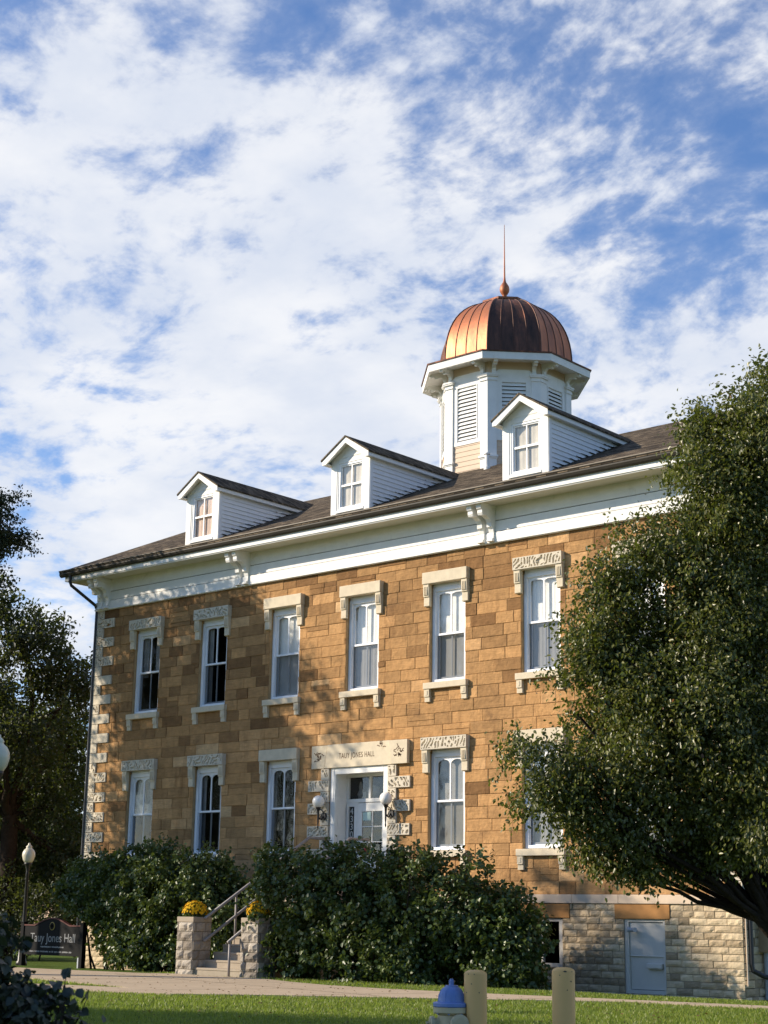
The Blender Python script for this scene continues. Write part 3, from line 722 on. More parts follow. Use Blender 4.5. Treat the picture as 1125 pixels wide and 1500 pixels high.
# sidelight (left) and door leaf
sl0, sl1 = ix0 + .02, ix0 + .38
mb = MB(); mb.box(sl0, sl0 + .075, D, D + .07, dzb, 4.60); mb.box(sl1 - .075, sl1, D, D + .07, dzb, 4.60); mb.box(sl0 + .075, sl1 - .075, D, D + .07, 4.50, 4.60); mb.box(sl0 + .075, sl1 - .075, D, D + .07, dzb, dzb + .25)
mb.box(sl0 + .075, sl1 - .075, D, D + .06, 3.47, 3.51)
db(mb, 'sidelight_frame', 'whitepaint', bevel=.005)
mb = MB(); mb.face([(sl0 + .07, D + .04, dzb + .2), (sl1 - .07, D + .04, dzb + .2), (sl1 - .07, D + .04, 4.51), (sl0 + .07, D + .04, 4.51)]); db(mb, 'sidelight_pane', 'glass')
for i, ch in enumerate('4330'):
    o = text_mesh('house_number', ch, .24, 'numbers', door, Vector(((sl0 + sl1) / 2 + .0, D + .025, 4.37 - i * .205)) - HL - door.location, (R(90), 0, 0), 1.0)
dl0, dl1 = sl1 + .03, ix1 - .02
mb = MB(); y0, y1 = D + .01, D + .055; st = .17
gx0, gx1, gz0, gz1 = dl0 + st, dl1 - st, 3.15, 4.36
mb.box(dl0, gx0, y0, y1, dzb + .01, 4.585); mb.box(gx1, dl1, y0, y1, dzb + .01, 4.585); mb.box(gx0, gx1, y0, y1, gz1, 4.585); mb.box(gx0, gx1, y0, y1, dzb + .01, gz0)
for i in (1, 2):
    x = gx0 + (gx1 - gx0) * i / 3; mb.box(x - .012, x + .012, y0 + .008, y1, gz0, gz1)
    z = gz0 + (gz1 - gz0) * i / 3; mb.box(gx0, gx1, y0 + .006, y1, z - .012, z + .012)
mb.box(gx0 + .05, gx1 - .05, y0 - .012, y0 + .01, dzb + .15, gz0 - .12)
mb.box(sl1, dl0, D, D + .07, dzb, 4.60)
db(mb, 'door_leaf', 'whitepaint', bevel=.004)
mb = MB(); mb.face([(gx0 - .01, y0 + .03, gz0 - .01), (gx1 + .01, y0 + .03, gz0 - .01), (gx1 + .01, y0 + .03, gz1 + .01), (gx0 - .01, y0 + .03, gz1 + .01)]); db(mb, 'door_pane', 'glass')
mb = MB(); mb.box(gx0 + .02, gx0 + .30, y0 + .02, y0 + .026, gz1 - .24, gz1 - .02); db(mb, 'notice', 'paper')
mb = MB(); mb.lathe([(.05, 0), (.11, 0), (.11, .004), (.05, .004)], (gx0 + .16, y0 + .018, gz0 + .16), 24, axis='y'); db(mb, 'sticker', 'stickerred')
mb = MB(); mb.tube([(dl0 + .10, y0 - .01, 3.45), (dl0 + .10, y0 - .06, 3.45), (dl0 + .10, y0 - .06, 3.72), (dl0 + .10, y0 - .01, 3.72)], .012, 8); db(mb, 'door_handle', 'pipegrey')
# carved jamb quoins and the inscribed stone over the door
for side in (-1, 1):
    mb = MB(); z = 5.49; k = 0
    while z > 2.6:
        ln = .56 * 1.35 if k % 2 else .285
        a, b = (dx0 - .03 - ln, dx0 - .03) if side < 0 else (dx1 + .02, dx1 + .02 + ln)
        carved(mb, F, a, b, z - .295, z - .006, .075, 500 + k * 7 + side, True, margin=.028, depth=.045); z -= .3028; k += 1
    db(mb, 'jamb_quoins', 'carvedstone')
mb = MB()
Pn = lambda p, q, n: (p, -n, q)
mb.prism([(-29.93, 6.13), (-27.72, 6.13), (-27.62, 5.50), (-30.03, 5.50)], -.03, .085, Pn); nm = db(mb, 'name_stone', 'cutstone', bevel=.008)
mb = MB(); mb.prism([(-30.52, 6.12), (-29.945, 6.12), (-30.045, 5.50), (-30.52, 5.50)], -.03, .075, Pn); db(mb, 'shoulder_stone', 'cutstone', bevel=.008); mb = MB()
mb.prism([(-27.705, 6.12), (-27.06, 6.12), (-27.06, 5.50), (-27.605, 5.50)], -.03, .125, Pn); db(mb, 'shoulder_stone', 'cutstone', bevel=.008)
mb = MB()
def squig(cx, cz, w, h, yy, seed, n=9):
    rg = random.Random(seed)
    for i in range(n):
        x = cx + (rg.random() - .5) * w; z = cz + (rg.random() - .5) * h; a = rg.random() * 3.1; pts = []
        for k in range(4):
            pts.append((x, z)); a += rg.uniform(-.9, .9); x += .038 * math.cos(a); z += .038 * math.sin(a)
        for (xa, za), (xb, zb) in zip(pts, pts[1:]):
            d = Vector((xb - xa, zb - za)).normalized(); q = Vector((-d.y, d.x)) * .011
            mb.face([(xa + q.x, yy, za + q.y), (xb + q.x, yy, zb + q.y), (xb - q.x, yy, zb - q.y), (xa - q.x, yy, za - q.y)])
for q in ((-30.25, 5.80, .24, .24, -.0772, 3, 16), (-27.33, 5.83, .24, .26, -.1272, 5, 17), (-27.93, 6.02, .26, .12, -.0872, 7, 6)):
    mb = MB(); squig(*q); db(mb, 'carved_mark', 'incised')
text_mesh('inscription', 'TAUY JONES HALL', .205, 'incised', door, Vector((-28.86, -.087, 5.80)) - HL - door.location, (R(90), 0, 0), .68, .0015, 1.12)
mb = MB(); mb.box(-30.0, -27.6, -.25, .5, 2.40, 2.54); db(mb, 'threshold', 'cutstone', bevel=.01)

# ---------------------------------------------------------------- basement door and window
bd = bpy.data.objects.new('basement_door', None); C.objects.link(bd); bd.parent = hall; bd.location = Vector((-20.08, 0, 0)) - HL
def bb(mb, name, mat, **kw): return hb(mb, name, mat, bd, **kw)
mb = MB(); a, b, c, d = bdoor
mb.box(a, a + .10, .02, .2, c, d); mb.box(b - .06, b, .02, .2, c, d); mb.box(a + .10, b - .06, .022, .2, d - .06, d); mb.box(a + .10, b - .06, .022, .2, c, c + .08); mb.box(a + .045, a + .06, .005, .03, c, d)
bb(mb, 'frame', 'steelblue', bevel=.005)
mb = MB(); mb.box(a + .11, b - .07, .06, .12, .85, d - .07); mb.box(a + .11, b - .07, .085, .12, c + .09, .85); mb.box(a + .11, b - .07, .05, .1, .845, .87); bb(mb, 'door_panel', 'steelblue', bevel=.006)
mb = MB(); mb.tube([(a + .25, .06, 1.42), (a + .25, -.05, 1.42)], .03, 10); mb.tube([(a + .25, -.05, 1.42), (a + .16, -.13, 1.43)], [.045, .06], 10); mb.tube([(a + .25, -.05, 1.42), (a + .36, -.12, 1.43)], [.045, .055], 10)
bb(mb, 'spotlight', 'pipegrey')
mb = MB(); mb.box(a + .58, b - .09, -.03, .08, .60, .70); mb.box(a + .60, b - .11, .0, .08, .575, .60); bb(mb, 'vent_hood', 'steelblue', bevel=.01)
mb = MB(); mb.box(a - .23, b + .15, -.035, .05, d + .005, 1.985); hb(mb, 'basement_lintel', 'orangestone', bevel=.01); mb = MB(); mb.box(bwin[0] - .22, bwin[1] + .22, -.035, .05, 1.665, 1.985); hb(mb, 'basement_lintel', 'orangestone', bevel=.01)
bw = bpy.data.objects.new('basement_window', None); C.objects.link(bw); bw.parent = hall; bw.location = Vector((-22.9, 0, 0)) - HL
a, b, c, d = bwin; mb = MB(); mb.box(a, a + .09, .03, .2, c, d); mb.box(b - .12, b, .03, .2, c, d); mb.box(a + .09, b - .12, .032, .2, d - .08, d); mb.box(a + .09, b - .12, .032, .2, c, c + .08); mb.box(-22.97, -22.92, .05, .15, c + .08, d - .08)
hb(mb, 'frame', 'steelblue', bw, bevel=.005)
mb = MB(); mb.face([(a + .08, .1, c + .07), (b - .11, .1, c + .07), (b - .11, .1, d - .07), (a + .08, .1, d - .07)]); hb(mb, 'pane', 'screenglass', bw)

# ---------------------------------------------------------------- cornice
mb = MB(); f0, f1 = XL - .02, XR + .02
def ring(z0, z1, p, q=.25):
    mb.box(XL - p, XR + p, -p, -.031, z0, z1); mb.box(XR - q, XR + p, q, YB + p, z0, z1); mb.box(XL - p, XL + q, q, YB + p, z0, z1); mb.box(XL + q, XR - q, YB - q, YB + p, z0, z1)
ring(ZT - .03, 11.240, .10); ring(11.262, 11.532, .078); ring(11.554, 11.925, .07); ring(ZT - .015, ZT + .03, .125)
hb(mb, 'frieze', 'whitepaint')
mb = MB(); mb.box(XL - .03, XR + .03, -.03, -.012, ZT, 11.9); hb(mb, 'frieze_joint', 'louverdark')
mb = MB(); o = .80
mb.box(XL - o, XR + o, -o, .1, 11.925, 11.965); mb.box(XR - .1, XR + o, .1, YB + o, 11.925, 11.965); mb.box(XL - o, XL + .1, .1, YB + o, 11.925, 11.965)
hb(mb, 'soffit', 'soffit')
mb = MB(); mb.box(XL - o - .03, XR + o + .03, -o - .03, -o, 11.90, 12.06); mb.box(XR + o, XR + o + .03, -o, YB + o, 11.90, 12.06); mb.box(XL - o - .03, XL - o, -o, YB + o, 11.90, 12.06)
mb.box(XL - o + .1, XR + o - .1, -o, -o + .05, 11.87, 11.926)
hb(mb, 'fascia', 'whitepaint')
mb = MB(); gp = [(-.832, 12.05), (-.87, 12.03), (-.93, 12.06), (-.96, 12.12), (-.955, 12.18), (-.985, 12.21), (-.985, 12.235), (-.96, 12.235), (-.94, 12.20), (-.832, 12.20)]
mb.prism(gp, XL - .98, XR + .98, lambda p, q, x: (x, p, q)); hb(mb, 'gutter', 'gutter')
mb = MB(); mb.box(XL - .98, XR + .98, -.992, -.975, 12.222, 12.242); hb(mb, 'gutter_rim', 'guttertrim')
# paired scroll brackets
prof = [(-.10, 11.0), (-.19, 11.0), (-.20, 11.06), (-.155, 11.08), (-.14, 11.22), (-.17, 11.33), (-.235, 11.36), (-.235, 11.40), (-.24, 11.47), (-.30, 11.55), (-.38, 11.58), (-.44, 11.62), (-.60, 11.60), (-.63, 11.66), (-.63, 11.73), (-.67, 11.76), (-.69, 11.80), (-.69, 11.87), (-.73, 11.89), (-.73, 11.923), (-.06, 11.923), (-.06, 11.0)]
def bracket_pair(xc, fn=None, name='cornice_bracket'):
    for s in (-.155, .155):
        mb = MB()
        mb.prism(prof, xc + s - .08, xc + s + .08, fn or (lambda p, q, x: (x, p, q)))
        if fn is None:
            mb.lathe([(.075, 0), (.075, .172), (.02, .177)], (xc + s - .088, -.30, 11.70), 14, axis='x'); mb.box(xc + s - .095, xc + s + .095, -.225, -.10, 10.985, 11.03)
            mb.box(xc + s - .10, xc + s + .10, -.745, -.06, 11.90, 11.922)
        hb(mb, name, 'whitepaint', bevel=.006)
for xc in (-39.78, -33.45, -24.45, -17.95): bracket_pair(xc)
for yc in (.35, 6.6, 12.7):
    bracket_pair(yc, lambda p, q, a: (XR - p, a, q)); bracket_pair(yc, lambda p, q, a: (XL + p, a, q))

# ---------------------------------------------------------------- roof (gable ends, ridge along the hall)
ZR = lambda y: 12.645 + .443 * y
yr = 6.6; gx0_, gx1_ = XL - .97, XR + .97
mb = MB()
mb.prism([(-.97, ZR(-.97)), (yr, ZR(yr)), (2 * yr + .97, ZR(-.97)), (2 * yr + .97, ZR(-.97) - .05), (yr, ZR(yr) - .08), (-.97, ZR(-.97) - .05)], gx0_, gx1_, lambda p, q, x: (x, p, q))
hb(mb, 'roof', 'shingles')
mb = MB(); mb.prism([(0.02, 11.9), (0.02, ZR(0.02) - .1), (yr, ZR(yr) - .1), (YB, ZR(.2) - .1), (YB, 11.9)], XL + .02, XL + .2, lambda p, q, x: (x, p, q))
mb.prism([(0.02, 11.9), (0.02, ZR(0.02) - .1), (yr, ZR(yr) - .1), (YB, ZR(.2) - .1), (YB, 11.9)], XR - .2, XR - .02, lambda p, q, x: (x, p, q)); hb(mb, 'gable', 'whitepaint')

# ---------------------------------------------------------------- dormers
def make_dormer(cx, pane_curtain):
    dm = bpy.data.objects.new('dormer', None); C.objects.link(dm); dm.parent = hall; dm.location = Vector((cx, -.5, 12.4)) - HL
    def b_(mb, name, mat, **kw): return hb(mb, name, mat, dm, **kw)
    hw, yf, zb, ze, zp = .70, -.5, 12.38, 13.98, 14.46
    wa, wb_, wz0, wz1 = cx - .46, cx + .46, 12.54, 13.86
    # front board with opening
    mb = MB()
    mb.box(cx - hw, wa, yf, yf + .06, zb, ze); mb.box(wb_, cx + hw, yf, yf + .06, zb, ze); mb.box(wa, wb_, yf, yf + .06, zb, wz0)
    mb.box(wa, wb_, yf, yf + .06, wz1, ze)
    mb.prism([(cx - hw, ze), (cx + hw, ze), (cx, zp - .02)], yf, yf + .06, lambda p, q, a: (p, a, q))
    mb.prism([(cx - .37, ze + .04), (cx + .37, ze + .04), (cx, ze + .30)], yf - .012, yf + .01, lambda p, q, a: (p, a, q))
    mb.box(cx - hw - .012, cx - hw + .19, yf - .014, yf, zb - .04, ze - .03); mb.box(cx + hw - .19, cx + hw + .012, yf - .014, yf, zb - .04, ze - .03)
    mb.box(wa - .04, wb_ + .04, yf - .03, yf + .02, wz0 - .10, wz0 - .03)
    b_(mb, 'dormer_front', 'whitepaint', bevel=.004)
    # clapboard cheeks, each board lapping over the next
    for s in (-1, 1):
        mb = MB(); z = zb - .05; h = .125
        while z < ze:
            zt_ = min(z + h, ze)
            ye = (zt_ + .0 - 12.645) / .443 + .25; ye2 = (z - 12.645) / .443
            ye = max(ye, yf + .12)
            xi = cx + s * hw; xo = xi + s * .024; xo2 = xi + s * .001
            mb.face([(xo, yf + .02, z), (xo, ye, z), (xo2, ye, zt_), (xo2, yf + .02, zt_)]); mb.face([(xo, yf + .02, z), (xi - s * .01, yf + .02, z), (xi - s * .01, ye, z), (xo, ye, z)])
            z += h
        mb.box(*(sorted((xi, xi + s * .030))), yf, yf + .11, zb, ze)
        b_(mb, 'clapboard_cheek', 'clapboard')
        # flaked paint and leaf litter where the boards meet the shingles
        mb = MB(); rg = random.Random(int(cx * 7) + s)
        for i in range(420):
            y = rg.uniform(yf + .12, 2.45); q = abs(rg.gauss(0, .075)); z = ZR(y) + q - .015; L = rg.uniform(.06, .30) * (1 - min(q, .15) * 3); hh = rg.uniform(.004, .014)
            if q > .05: z = zb - .05 + round((z - zb + .05) / .125) * .125 + rg.uniform(-.004, .012)
            if z > ze - .08 or z < ZR(y) - .03: continue
            x = xi + s * .027
            mb.prism([(y, z), (y + L * .4, z - hh), (y + L, z - hh * .3), (y + L * .8, z + hh * .6), (y + L * .3, z + hh * .9)], x - .001, x + .001, lambda p, q, a: (a, p, q))
        b_(mb, 'peeling_paint', 'peel')
    # window in dormer
    mb = MB(); f = .055
    mb.box(wa, wa + f, yf + .015, yf + .10, wz0, wz1); mb.box(wb_ - f, wb_, yf + .015, yf + .10, wz0, wz1); mb.box(wa + f, wb_ - f, yf + .017, yf + .10, wz1 - f, wz1); mb.box(wa + f, wb_ - f, yf + .012, yf + .10, wz0, wz0 + .06)
    zm = (wz0 + wz1) / 2 + .02
    mb.box(wa + f, wb_ - f, yf + .04, yf + .09, zm - .03, zm + .03); mb.box(cx - .018, cx + .018, yf + .05, yf + .09, wz0 + .06, zm - .03); mb.box(cx - .018, cx + .018, yf + .05, yf + .09, zm + .03, wz1 - f)
    mb.box(wa + f, wa + f + .035, yf + .045, yf + .09, wz0, wz1 - f); mb.box(wb_ - f - .035, wb_ - f, yf + .045, yf + .09, wz0, wz1 - f); mb.box(wa + f, wb_ - f, yf + .046, yf + .09, wz1 - f - .035, wz1 - f)
    b_(mb, 'dormer_window', 'windowpaint', bevel=.004)
    mb = MB(); mb.face([(wa + .04, yf + .07, wz0 + .04), (wb_ - .04, yf + .07, wz0 + .04), (wb_ - .04, yf + .07, wz1 - .04), (wa + .04, yf + .07, wz1 - .04)]); b_(mb, 'pane', 'glass')
    mb = MB(); pr = None
    for i in range(41):
        x = wa + (wb_ - wa) * i / 40; yy = yf + .115 + .004 * math.sin(i * .9)
        if pr: mb.face([(pr[0], pr[1], wz0), (x, yy, wz0), (x, yy, wz1), (pr[0], pr[1], wz1)])
        pr = (x, yy)
    b_(mb, 'curtain', pane_curtain)
    # gabled roof, rake boards and eave boards
    yb_ = (zp + .08 - 12.645) / .443 + .1; sl = (14.52 - 13.97) / .86
    mb = MB()
    for s in (-1, 1):
        pts = [(cx, -.78, 14.56), (cx + s * .90, -.78, 14.56 - .90 * sl), (cx + s * .90, (14.56 - .90 * sl - 12.645) / .443 + .12, 14.56 - .90 * sl), (cx, yb_ + .05, 14.56)]
        k = len(mb.v); mb.v += pts + [(x, y, z - .045) for x, y, z in pts]
        for q in ((0, 1, 2, 3), (7, 6, 5, 4), (0, 4, 5, 1), (1, 5, 6, 2), (2, 6, 7, 3), (3, 7, 4, 0)): mb.f.append(tuple(k + i for i in q)); mb.t.append(.5)
    b_(mb, 'dormer_roof', 'shingles')
    mb = MB()
    for s in (-1, 1):
        mb.prism([(cx, 14.51), (cx + s * .865, 14.51 - .865 * sl), (cx + s * .865, 14.51 - .865 * sl - .13), (cx + s * .74, 14.51 - .865 * sl - .13), (cx, 14.51 - .16)], -.755, -.70, lambda p, q, a: (p, a, q))
        ee = (13.86 - 12.645) / .443
        mb.prism([(cx + s * .865, 13.945), (cx + s * .865, 13.835), (cx + s * .835, 13.835), (cx + s * .835, 13.965)], -.70, ee + .35, lambda p, q, a: (p, a, q))
        mb.prism([(cx + s * .69, 13.865), (cx + s * .84, 13.865), (cx + s * .84, 13.845), (cx + s * .69, 13.845)], -.70, ee + .1, lambda p, q, a: (p, a, q))
        mb.prism([(cx, 14.47), (cx + s * .80, 14.47 - .80 * sl), (cx + s * .80, 14.45 - .80 * sl), (cx, 14.45)], -.70, -.42, lambda p, q, a: (p, a, q))
    b_(mb, 'rake_board', 'whitepaint')
for cx, cu in ((-34.90, 'curtainpink'), (-28.90, 'curtaincream'), (-22.93, 'curtaincream')): make_dormer(cx, cu)

# ---------------------------------------------------------------- cupola
cup = bpy.data.objects.new('cupola', None); C.objects.link(cup); cup.parent = hall; CC = Vector((-28.89, 6.6, 0)); cup.location = CC + Vector((0, 0, 15)) - HL
def cb(mb, name, mat, **kw): return hb(mb, name, mat, cup, **kw)
def oct_v(Rr, a): return (CC.x + Rr * math.sin(R(a)), CC.y - Rr * math.cos(R(a)))
AN = [22.5 + 45 * k for k in range(8)]
def oct_ring(mb, prof, tone=None):
    for k in range(8):
        a, b = AN[k], AN[(k + 1) % 8]
        for (r0, z0), (r1, z1) in zip(prof, prof[1:]):
            p = [(*oct_v(r0, a), z0), (*oct_v(r0, b), z0), (*oct_v(r1, b), z1), (*oct_v(r1, a), z1)]
            mb.face(p, .5 if tone is None else tone[k])
WR = 2.05; ap = math.cos(R(22.5))
def facefn(k):       # local frame on face k: a along the face (centred), n outwards, z
    mid = AN[k] + 22.5; nx_, ny_ = math.sin(R(mid)), -math.cos(R(mid)); tx, ty = math.cos(R(mid)), math.sin(R(mid))
    def fn(a, n, z): d = WR * ap + n; return (CC.x + nx_ * d + tx * a, CC.y + ny_ * d + ty * a, z)
    return fn
FWD = 2 * WR * math.sin(R(22.5))
def fbox(mb, fn, a0, a1, n0, n1, z0, z1, tone=.5):
    k = len(mb.v); mb.v += [fn(a0, n1, z0), fn(a1, n1, z0), fn(a1, n0, z0), fn(a0, n0, z0), fn(a0, n1, z1), fn(a1, n1, z1), fn(a1, n0, z1), fn(a0, n0, z1)]
    for f in ((0, 3, 2, 1), (4, 5, 6, 7), (0, 1, 5, 4), (1, 2, 6, 5), (2, 3, 7, 6), (3, 0, 4, 7)): mb.f.append(tuple(k + i for i in f)); mb.t.append(tone)
mb = MB(); mb2 = MB()
oct_ring(mb, [(WR - .06, 12.6), (WR - .06, 18.0)])
for k in range(8):
    fn = facefn(k); z = 13.2
    while z < 15.55:
        h = .155; n0 = .018
        mb.face([fn(-FWD / 2, n0, z), fn(FWD / 2, n0, z), fn(FWD / 2, .004, z + h), fn(-FWD / 2, .004, z + h)]); mb.face([fn(-FWD / 2, n0, z), fn(-FWD / 2, -.01, z), fn(FWD / 2, -.01, z), fn(FWD / 2, n0, z)]); z += h
    fbox(mb, fn, -FWD / 2, FWD / 2, -.02, .004, 17.5, 18.09)
cb(mb, 'cupola_wall', 'tanpaint')
for k in range(8):
    mb = MB(); fn = facefn(k); L = .40
    fbox(mb, fn, -FWD / 2 + .2, FWD / 2 - .2, -.03, .035, 15.575, 15.70)
    fbox(mb, fn, -FWD / 2 + .2, -L, -.03, .03, 15.70, 17.46); fbox(mb, fn, L, FWD / 2 - .2, -.03, .03, 15.70, 17.46)
    # segmental-arched head board
    n = 10; w2 = FWD / 2 - .20; pts = [(-w2, 17.42), (w2, 17.42)] + [(w2 * math.cos(math.pi * i / n), 17.66 + .16 * min(1, math.sin(math.pi * i / n) * 1.6)) for i in range(0, n + 1)]
    mb.prism(pts, -.03, .036, lambda p, q, a, fn=fn: fn(p, a, q))
    fbox(mb, fn, -L, -L + .03, -.05, .045, 15.70, 17.42); fbox(mb, fn, L - .03, L, -.05, .045, 15.70, 17.42)
    cb(mb, 'louver_frame', 'whitepaint')
    mb = MB(); fbox(mb, fn, -FWD / 2, FWD / 2, -.02, .03, 12.9, 14.35 if k not in (0, 7) else 14.2); cb(mb, 'base_trim', 'whitepaint')
for k in range(8):
    mb = MB(); mbd = MB(); fn = facefn(k); z = 15.73
    fbox(mbd, fn, -.40, .40, -.055, -.045, 15.7, 17.43)
    while z < 17.38:
        q = [fn(-.38, .028, z), fn(.38, .028, z), fn(.38, -.03, z + .095), fn(-.38, -.03, z + .095)]
        q2 = [fn(-.38, .028, z + .018), fn(.38, .028, z + .018), fn(.38, -.03, z + .113), fn(-.38, -.03, z + .113)]
        mb.face(q); mb.face(q2); mb.face([q[0], q[1], q2[1], q2[0]]); z += .121
    cb(mb, 'louver_slats', 'whitepaint'); cb(mbd, 'louver_backing', 'louverdark')
def pil(mb, a, half, n, z0, z1):
    """L-shaped pilaster wrapped round the corner at angle a"""
    k0 = [i for i, v in enumerate(AN) if abs(v - a) < 1][0]
    f1 = facefn(k0); f0 = facefn((k0 - 1) % 8); e = n * math.tan(R(22.5))
    A = f1(-FWD / 2 + half, n, 0); B = f1(-FWD / 2 - e, n, 0); Cc = f0(FWD / 2 - half, n, 0)
    Ai = f1(-FWD / 2 + half, -.03, 0); Bi = f1(-FWD / 2, -.03, 0); Ci = f0(FWD / 2 - half, -.03, 0)
    poly = [(p[0], p[1]) for p in (A, B, Cc, Ci, Bi, Ai)]
    mb.prism(poly, z0, z1, lambda p, q, z: (p, q, z))
for a in AN:
    mb = MB(); pil(mb, a, .25, .07, 13.0, 17.45); pil(mb, a, .27, .10, 17.45, 17.50); pil(mb, a, .26, .085, 17.50, 17.57); pil(mb, a, .30, .14, 17.57, 17.61); pil(mb, a, .32, .16, 17.61, 17.66)
    pil(mb, a, .29, .12, 15.03, 15.09); pil(mb, a, .27, .09, 14.99, 15.03)
    cb(mb, 'pilaster', 'whitepaint')
bp_ = [(.03, 17.66), (.13, 17.66), (.13, 17.70), (.10, 17.74), (.11, 17.82), (.17, 17.89), (.27, 17.90), (.31, 17.86), (.38, 17.86), (.40, 17.92), (.44, 17.92), (.48, 17.89), (.54, 17.90), (.56, 17.97), (.58, 18.0), (.58, 18.075), (0.0, 18.075)]
for k in range(8):
    fn = facefn(k)
    for s in (-1, 1):
        mb = MB(); c0 = s * (FWD / 2 - .17); mb.prism(bp_, c0 - .06, c0 + .06, lambda p, q, a, fn=fn: fn(a, p, q))
        cb(mb, 'cupola_bracket', 'whitepaint')
mb = MB(); oct_ring(mb, [(WR - .1, 18.08), (2.64, 18.03), (2.64, 17.955), (2.72, 17.955), (2.74, 18.17), (2.0, 18.26)]); cb(mb, 'cupola_eave', 'whitepaint')
mb = MB(); oct_ring(mb, [(2.70, 18.175), (2.77, 18.175), (2.78, 18.215), (2.20, 18.37), (2.0, 18.38)], tone=[.9] * 8); 
cb(mb, 'eave_roof', 'copper', tones=True)
# dome: eight curved gores with standing seams
mb = MB(); H = 2.36; RB = 2.16; pw = 2.45; Z0 = 18.30
def dr(t): zz_ = min(t, .9995); return RB * (1 - zz_ ** pw) ** (1 / pw)
ts = [0, .06, .13, .2, .28, .36, .44, .52, .6, .68, .75, .81, .86, .90, .935]
tones_ = [.62, .48, .8, .8, .5, .3, .0, .0]      # sun side painted into the patina: lighter gores on sunny flanks, darker elsewhere
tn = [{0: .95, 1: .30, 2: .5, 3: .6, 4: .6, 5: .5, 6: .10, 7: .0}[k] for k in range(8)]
sub = 4
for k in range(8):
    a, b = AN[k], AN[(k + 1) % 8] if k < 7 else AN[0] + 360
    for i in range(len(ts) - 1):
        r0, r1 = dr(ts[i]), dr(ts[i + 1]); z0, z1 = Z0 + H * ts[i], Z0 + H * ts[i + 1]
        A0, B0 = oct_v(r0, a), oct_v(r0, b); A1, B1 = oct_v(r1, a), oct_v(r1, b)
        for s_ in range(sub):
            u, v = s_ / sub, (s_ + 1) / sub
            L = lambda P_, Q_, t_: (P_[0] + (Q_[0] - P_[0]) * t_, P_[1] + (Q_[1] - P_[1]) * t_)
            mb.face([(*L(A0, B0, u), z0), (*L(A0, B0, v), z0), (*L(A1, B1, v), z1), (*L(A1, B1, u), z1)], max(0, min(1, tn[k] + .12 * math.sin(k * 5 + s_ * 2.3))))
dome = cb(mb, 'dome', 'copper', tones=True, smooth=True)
mdm = dome.modifiers.new('weld', 'WELD'); mdm.merge_threshold = .002; mdm = dome.modifiers.new('es', 'EDGE_SPLIT'); mdm.split_angle = R(28)
mb = MB()
for k in range(8):
    a, b = AN[k], AN[(k + 1) % 8] if k < 7 else AN[0] + 360
    for s_ in range(sub):
        u = s_ / sub; pts = []
        for t_ in ts:
            r0 = dr(t_); A0, B0 = oct_v(r0, a), oct_v(r0, b)
            if s_ and 2 * r0 * math.sin(R(22.5)) / sub < .10: break
            pts.append((A0[0] + (B0[0] - A0[0]) * u, A0[1] + (B0[1] - A0[1]) * u, Z0 + H * t_))
        mb.tube(pts, .026 if s_ == 0 else .018, 6, tone=.95)
cb(mb, 'dome_seams', 'copper', tones=True)
mb = MB(); oct_ring(mb, [(.64, 20.40), (.64, 20.60), (.79, 20.61), (.80, 20.68), (.0, 20.76)], tone=[.5] * 8); cb(mb, 'dome_cap', 'copper', tones=True)
mb = MB(); mb.lathe([(.16, 20.72), (.10, 20.78), (.055, 20.86), (.05, 20.94), (.07, 20.98), (.07, 21.0), (.10, 21.04), (.145, 21.12), (.160, 21.21), (.145, 21.30), (.095, 21.39), (.05, 21.46), (.034, 21.56), (.028, 21.62), (.020, 22.2), (.008, 23.45), (.0, 23.46)], (CC.x, CC.y, 0), 20, tone=.25)
cb(mb, 'finial', 'copper', tones=True, smooth=True)

# vents and downspouts
mb = MB(); vx, vy = -27.72, 4.15; vz = ZR(vy)
mb.lathe([(.10, -.1), (.10, .05), (.065, .07), (.065, .42), (.10, .44), (.10, .48), (.0, .485)], (vx, vy, vz), 14); hb(mb, 'vent_pipe', 'whitepaint')
mb = MB(); mb.tube([(-40.62, -.88, 12.06), (-40.62, -.88, 11.86), (-40.60, -.84, 11.74), (-40.23, -.12, 11.16), (-40.205, -.06, 11.02), (-40.205, -.06, .45), (-40.205, -.14, .3)], .05, 10); hb(mb, 'downspout', 'downspout')
mb = MB(); mb.tube([(-17.48, .10, 11.9), (-17.48, .10, .75), (-17.46, .12, .62), (-17.30, .32, .50), (-17.22, .40, .48)], .055, 10); hb(mb, 'downspout', 'downspout')
mb = MB(); mb.tube([(-17.54, .02, 1.97), (-17.54, .02, .3)], .018, 8); hb(mb, 'conduit', 'bandstone')
mb = MB(); mb.box(-17.59, -17.35, .62, 1.15, 1.0, 1.85); hb(mb, 'meter_box', 'bluestone')
mb = MB(); mb.tube([(-17.50, .82, 1.0), (-17.50, .82, 0)], .07, 10); hb(mb, 'conduit_pipe', 'pipegrey')

# ================================================================== ENTRANCE STEPS, PIERS, RAILS, POTS
st_ = empty('entrance_steps', 'flight of tan concrete steps climbing between the two rough stone piers to the entrance', 'steps', (-28.77, -4.9, .2))
mb = MB(); z = .2; y = -4.92
for i in range(13):
    mb.box(-29.58 + .002, -27.955 - .002, y - .015, y + .32, z + .13, z + .18); mb.box(-29.58 + .004, -27.955 - .004, y, -.4, z - .05, z + .132)
    z += .18; y += .30
o = mb.build('step', 'steps', st_, loc=(-28.77, -4.9, .2), bevel=.008); o.location = (0, 0, 0)
mb = MB(); mb.box(-29.9, -27.7, -1.2, -.27, 1.9, 2.535); o = mb.build('landing', 'steps', st_, loc=(-28.77, -4.9, .2), bevel=.01); o.location = (0, 0, 0)

